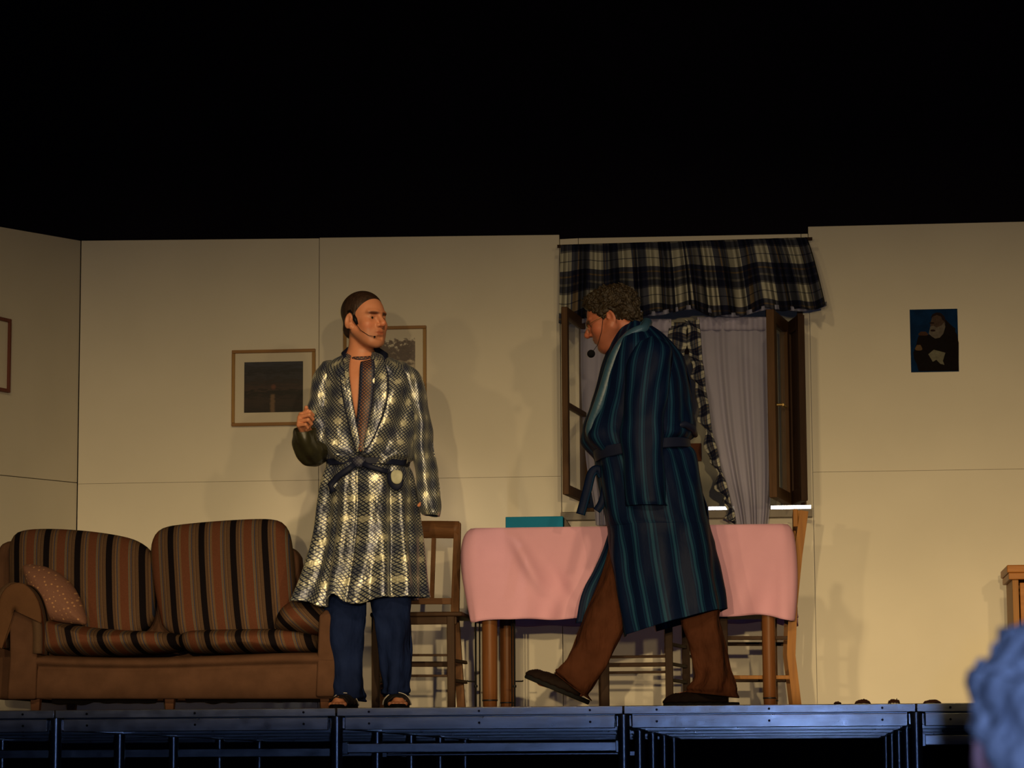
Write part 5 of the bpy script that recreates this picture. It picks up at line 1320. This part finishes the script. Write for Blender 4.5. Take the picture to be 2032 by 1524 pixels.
# robe
R2a = [(1242, 640, 1288, 644, Y2, .070), (1226, 656, 1310, 660, Y2, .120), (1212, 682, 1334, 682, Y2, .180), (1200, 716, 1352, 712, Y2, .205), (1188, 760, 1366, 755, Y2, .215), (1174, 805, 1374, 800, Y2, .212), (1161, 845, 1377, 838, Y2, .208), (1160, 872, 1374, 860, Y2, .204), (1176, 905, 1366, 880, Y2, .196), (1187, 932, 1376, 905, Y2, .200), (1192, 975, 1391, 965, Y2, .215), (1200, 1030, 1404, 1022, Y2, .225), (1206, 1048, 1408, 1044, Y2, .227)]
def fold_2a(th, v, u):
    e_ = min(1, (1 - v) * 9)
    f = .006 * math.sin(6 * th + 4 * v) + .014 * nz(th * 1.8, v * 6, 31) + .006 * nz(th * 5, v * 14, 4)
    f *= e_
    f += -.012 * math.exp(-((v - .68) / .035) ** 2) + .010 * math.exp(-((v - .60) / .04) ** 2) * (1 + math.sin(th * 7)) * .7
    return f
rb = M(); loft(rb, R2a, 130, 100, 0, 2 * PI, fold_2a, 2.2)
R2b = [(1206, 1046, 1408, 1042, Y2, .227), (1209, 1080, 1415, 1076, Y2, .230), (1216, 1140, 1423, 1122, Y2, .235), (1228, 1205, 1431, 1168, Y2, .240), (1240, 1264, 1438, 1209, Y2, .245)]
def fold_2b(th, v, u): return (.006 + .012 * v) * (math.sin(7 * th + 1) * .6 + .4 * math.sin(12 * th + v * 2)) * min(1, u * 8) * min(1, v * 4) + .008 * nz(th * 2, v * 4, 77) * min(1, v * 5)
loft(rb, R2b, 120, 60, 1.0 * PI, 2.62 * PI, fold_2b, 2.2)
# far front flap, blown forward by the stride
G, U = [], []
fl_ = smoothpts([(1212, 1042), (1196, 1092), (1176, 1136), (1160, 1165), (1150, 1195), (1143, 1237)], 40)
for j, (lx, ly) in enumerate(fl_):
    v = j / 39; row, ru = [], []
    for i in range(31):
        u = i / 30; x = lx + (1338 - lx) * u; y = ly + (1203 - 1237) * u * v; row.append(P(x, y, Y2 + .10 + .11 * math.sin(u * PI / 2) + .008 * math.sin(u * 14 + v * 3) * v)); ru.append((u * .4, v * .45))
    G.append(row); U.append(ru)
rb.grid(G, U)
SL2 = [(1278, 668, 1310, 672, Y2 - .10, .05), (1256, 688, 1332, 692, Y2 - .14, .085), (1243, 726, 1332, 728, Y2 - .17, .092), (1238, 790, 1322, 790, Y2 - .19, .090), (1236, 860, 1317, 860, Y2 - .195, .088), (1239, 930, 1319, 930, Y2 - .20, .085), (1243, 985, 1324, 985, Y2 - .20, .082), (1246, 1004, 1328, 1004, Y2 - .20, .080)]
loft(rb, SL2, 60, 90, 0, 2 * PI, lambda th, v, u: .006 * math.sin(3 * th + 6 * v) * v + .010 * nz(th * 1.5, v * 6, 9) + .004 * math.sin(v * 36 + 2 * math.sin(th)) * math.exp(-((v - .55) / .15) ** 2), 2.1, .55)
SL3 = [(1278, 668, 1310, 672, Y2 + .10, .05), (1256, 688, 1332, 692, Y2 + .14, .085), (1240, 726, 1328, 728, Y2 + .17, .092), (1226, 790, 1312, 790, Y2 + .195, .090), (1222, 860, 1302, 862, Y2 + .20, .088), (1204, 920, 1284, 930, Y2 + .20, .082), (1198, 962, 1270, 975, Y2 + .195, .076)]
loft(rb, SL3, 60, 70, 0, 2 * PI, lambda th, v, u: .006 * math.sin(3 * th + 6 * v) * v + .010 * nz(th * 1.5, v * 6, 19), 2.1, .55)
r2 = rb.build('robe', MROBE2, man2, smooth=True, solid=.004)
R2I = smoothpts(R2a, 200)
def surf2(px, py, off=.006):
    i = min(range(200), key=lambda q: abs(R2I[q][1] - py)); r = R2I[i]; cx, hx = (r[0] + r[2]) / 2, (r[2] - r[0]) / 2
    f = min(.97, abs(px - cx) / hx); return r[4] - r[5] * (1 - f ** 2.2) ** (1 / 2.2) - off
cq = smoothpts([(1288, 652), (1268, 655), (1247, 668), (1229, 690), (1217, 716), (1206, 752), (1195, 790), (1182, 824), (1171, 850), (1170, 876)], 50)
m = M(); base = [P(x, y, surf2(x, y, .004)) for x, y in cq]
base = [sum(base[max(0, i-4):i+5], Vector()) / len(base[max(0, i-4):i+5]) for i in range(50)]
m.tube([P(1214, 722, Y2 + .16), P(1232, 686, Y2 + .15), P(1254, 656, Y2 + .10), P(1272, 642, Y2 + .04), P(1284, 641, Y2 - .03)] + base[3:], [.014, .018, .022, .024, .024] + list(np.interp(np.linspace(0, 1, 47), [0, .3, .7, .9, 1], [.024, .027, .028, .024, .012])), 16)
m.build('collar', MCOLLAR2, r2, smooth=True)
m = M(); loft(m, [(1178, 896, 1368, 872, Y2, .206), (1180, 906, 1369, 880, Y2, .206), (1184, 918, 1371, 890, Y2, .206)], 90, 8, 0, 2 * PI, None, 2.2)
b2 = m.build('belt', MCOLLAR2 if False else MNAVYTRIM, man2, smooth=True, solid=.006)
m = M(); ribbon(m, [tuple(q) for q in smoothpts([tuple(P(1196, 945, Y2 - .06)), tuple(P(1186, 932, Y2 - .07)), tuple(P(1174, 940, Y2 - .075)), tuple(P(1166, 970, Y2 - .075)), tuple(P(1158, 1000, Y2 - .07)), tuple(P(1152, 1021, Y2 - .07))], 24)], .040, puffy=.006, nrm=(0, -1, 0)); m.build('belt_end', MROBE2, b2, smooth=True, solid=.005)
m = M(); ribbon(m, [tuple(q) for q in smoothpts([tuple(P(1204, 950, Y2 - .05)), tuple(P(1200, 975, Y2 - .06)), tuple(P(1194, 998, Y2 - .06)), tuple(P(1184, 1014, Y2 - .06))], 20)], .034, puffy=.006); m.build('belt_end', MROBE2, b2, smooth=True, solid=.005)
m = M(); m.tube([P(1338, 846, Y2 - .15), P(1358, 842, Y2 - .12), P(1374, 850, Y2 - .06), P(1380, 864, Y2)], [.010, .016, .018, .012], 12); m.build('belt_loop', MNAVYTRIM, b2, smooth=True)
# trousers
m = M()
loft(m, [(1215, 1000, 1335, 1000, Y2 + .06, .10), (1214, 1060, 1325, 1060, Y2 + .05, .10), (1205, 1110, 1308, 1112, Y2 + .03, .095), (1187, 1162, 1278, 1168, Y2 + .02, .09), (1163, 1215, 1250, 1224, Y2 + .02, .088), (1149, 1252, 1232, 1262, Y2 + .02, .085), (1136, 1284, 1217, 1298, Y2 + .02, .085), (1122, 1308, 1202, 1328, Y2 + .02, .088), (1110, 1323, 1184, 1356, Y2 + .02, .090), (1104, 1330, 1168, 1377, Y2 + .02, .088), (1104, 1338, 1170, 1388, Y2 + .02, .078)], 60, 90, 0, 2 * PI, fold_tr(7, .008), 2.1)
loft(m, [(1290, 1000, 1368, 1000, Y2 - .07, .09), (1315, 1110, 1396, 1110, Y2 - .05, .09), (1340, 1190, 1422, 1186, Y2 - .03, .09), (1345, 1212, 1430, 1208, Y2 - .03, .092), (1352, 1235, 1431, 1235, Y2 - .03, .09), (1366, 1280, 1440, 1280, Y2 - .03, .088), (1380, 1318, 1446, 1318, Y2 - .03, .088), (1382, 1342, 1452, 1344, Y2 - .03, .092), (1368, 1364, 1457, 1366, Y2 - .03, .098), (1366, 1374, 1459, 1384, Y2 - .03, .098)], 60, 90, 0, 2 * PI, fold_tr(3, .008), 2.1)
m.build('trousers', MTROU2, man2, smooth=True, solid=.003)
# slippers
h1, t1 = P(1168, 1399, Y2 + .02), P(1040, 1345, Y2 + .02); d = (t1 - h1).normalized(); upv = Vector((0, -1, 0)).cross(d); upv = upv if upv.z > 0 else -upv
h1.z = max(h1.z, .002)
slipper(man2, h1, t1, .110, MSLIP, MSOLE, up=upv, h=.058)
slipper(man2, (P(1468, 1390, Y2 - .03).x, Y2 - .03, 0), (P(1316, 1390, Y2 - .03).x, Y2 - .05, 0), .110, MSLIP, MSOLE, h=.062)

# ------------------------------------------------------------------ spectator near the camera
Y3 = -9.5
sp_ = thing('person', 'grey-haired person in the audience seen from behind, only part of the head in frame', 'person', (P(2092, 1490, Y3).x, Y3 + .0, -1.42))
C3 = P(2096, 1474, Y3); B3 = basis((-.12, 1, .06)); T3 = lambda x, y, z: C3 + B3 @ Vector((x, y, z))
W3 = lambda x, y, z: Vector((C3.x + x, C3.y + y, z))
S = SDF(W3(-.32, -.25, -1.43), W3(.32, .62, C3.z + .16), .006)
zs3 = -.97
S.cone(T3(0, -.03, -.05), W3(0, -.03, C3.z - .20), .055, .06, .03); S.cone(W3(-.15, -.03, C3.z - .27), W3(.15, -.03, C3.z - .27), .06, .06, .06)
S.ell(W3(0, -.03, C3.z - .40), (.17, .11, .20), None, .06); S.ell(W3(0, -.02, zs3 + .12), (.17, .13, .16), None, .06)
for s_ in (-1, 1):
    S.cone(W3(s_ * .18, -.03, C3.z - .28), W3(s_ * .22, .03, C3.z - .54), .05, .042, .03); S.cone(W3(s_ * .22, .03, C3.z - .54), W3(s_ * .13, .26, zs3 + .16), .042, .03, .02)
    hand(S, W3(s_ * .13, .26, zs3 + .165), (-s_ * .2, 1, -.25), (0, .2, 1), side=1 if s_ < 0 else -1, curl=(.3, .4, .3))
    S.cone(W3(s_ * .09, .02, zs3 + .07), W3(s_ * .11, .42, zs3 + .06), .08, .058, .04); S.cone(W3(s_ * .11, .42, zs3 + .05), W3(s_ * .11, .40, -1.34), .055, .04, .03); S.cone(W3(s_ * .11, .40, -1.38), W3(s_ * .12, .54, -1.39), .034, .026, .02)
head(S, C3, B3, 1.0)
build_sdf(S, 'body', MSKIN3, sp_, face_tone(C3, B3, 1.0), 2)
cn3 = lambda x, y, z: .006 * np.sin(x * 120 + 2 * np.sin(z * 70)) * np.sin(y * 110 + z * 60) + .005 * np.sin(z * 90 + x * 50) + .003 * np.sin(x * 260) * np.sin(z * 240 + y * 200)
wig(C3, B3, 1.0, 'hair', MHAIR3, sp_, (.092, .112, .090), (0, -.022, .036), [((0, .060, .030), (0, .84, -.50))], [((.096, -.004, -.030), (.030, .046, .040)), ((-.096, -.004, -.030), (.030, .046, .040))], cn3, .003,
    extra=lambda S, T: S.ell(T(0, -.075, -.040), (.072, .046, .065), B3, .03, 'u', cn3))
m = M()
def wring(zc, hx, hy, yo=0): return [W3(hx * math.cos(a), yo + hy * math.sin(a), zc) for a in [2 * PI * i / 40 for i in range(41)]]
G = [wring(z_, a, b, yo) for z_, a, b, yo in ((C3.z - .16, .075, .075, -.03), (C3.z - .20, .12, .09, -.03), (C3.z - .24, .205, .12, -.03), (C3.z - .30, .225, .14, -.03), (C3.z - .45, .20, .15, -.03), (zs3 + .16, .20, .16, -.02), (zs3 + .06, .21, .17, .0))]
m.grid(G)
for s_ in (-1, 1):
    m.tube([W3(s_ * .18, -.03, C3.z - .28), W3(s_ * .22, .03, C3.z - .54), W3(s_ * .14, .22, zs3 + .16)], [.068, .060, .048], 20, caps=False)
MJKT = mk('dark_jacket_cloth', (.012, .012, .016), .85, bump=.2)
m.build('jacket', MJKT, sp_, smooth=True, solid=.004)
m = M()
for s_ in (-1, 1): m.tube([W3(s_ * .09, -.02, zs3 + .08), W3(s_ * .11, .40, zs3 + .07), W3(s_ * .11, .43, zs3 + .02), W3(s_ * .11, .40, -1.34)], [.098, .078, .072, .058], 20, caps=False)
m.build('trousers', MJKT, sp_, smooth=True, solid=.004)
for s_ in (-1, 1): slipper(sp_, W3(s_ * .11, .34, -1.42), W3(s_ * .125, .61, -1.42), .10, MSLIP, MSOLE, 'shoe', h=.06)
hc = thing('audience_chair', 'plain dark chair under the seated spectator', 'chair', (C3.x, C3.y, -1.42))
m = M(); m.box(W3(-.22, -.20, zs3 - .05), W3(.22, .24, zs3 - .015)); m.build('seat', MJKT, hc, bevel=.01)
m = M(); m.box(W3(-.21, -.235, zs3 + .12), W3(.21, -.205, zs3 + .44)); m.build('backrest', MJKT, hc, bevel=.01)
for sx in (-1, 1):
    m = M(); m.tube([W3(sx * .20, .20, -1.42), W3(sx * .20, .20, zs3 - .05)], .011, 10); m.build('leg', MBLK, hc, smooth=True)
    m = M(); m.tube([W3(sx * .20, -.20, -1.42), W3(sx * .20, -.215, zs3 + .44)], .011, 10); m.build('leg', MBLK, hc, smooth=True)
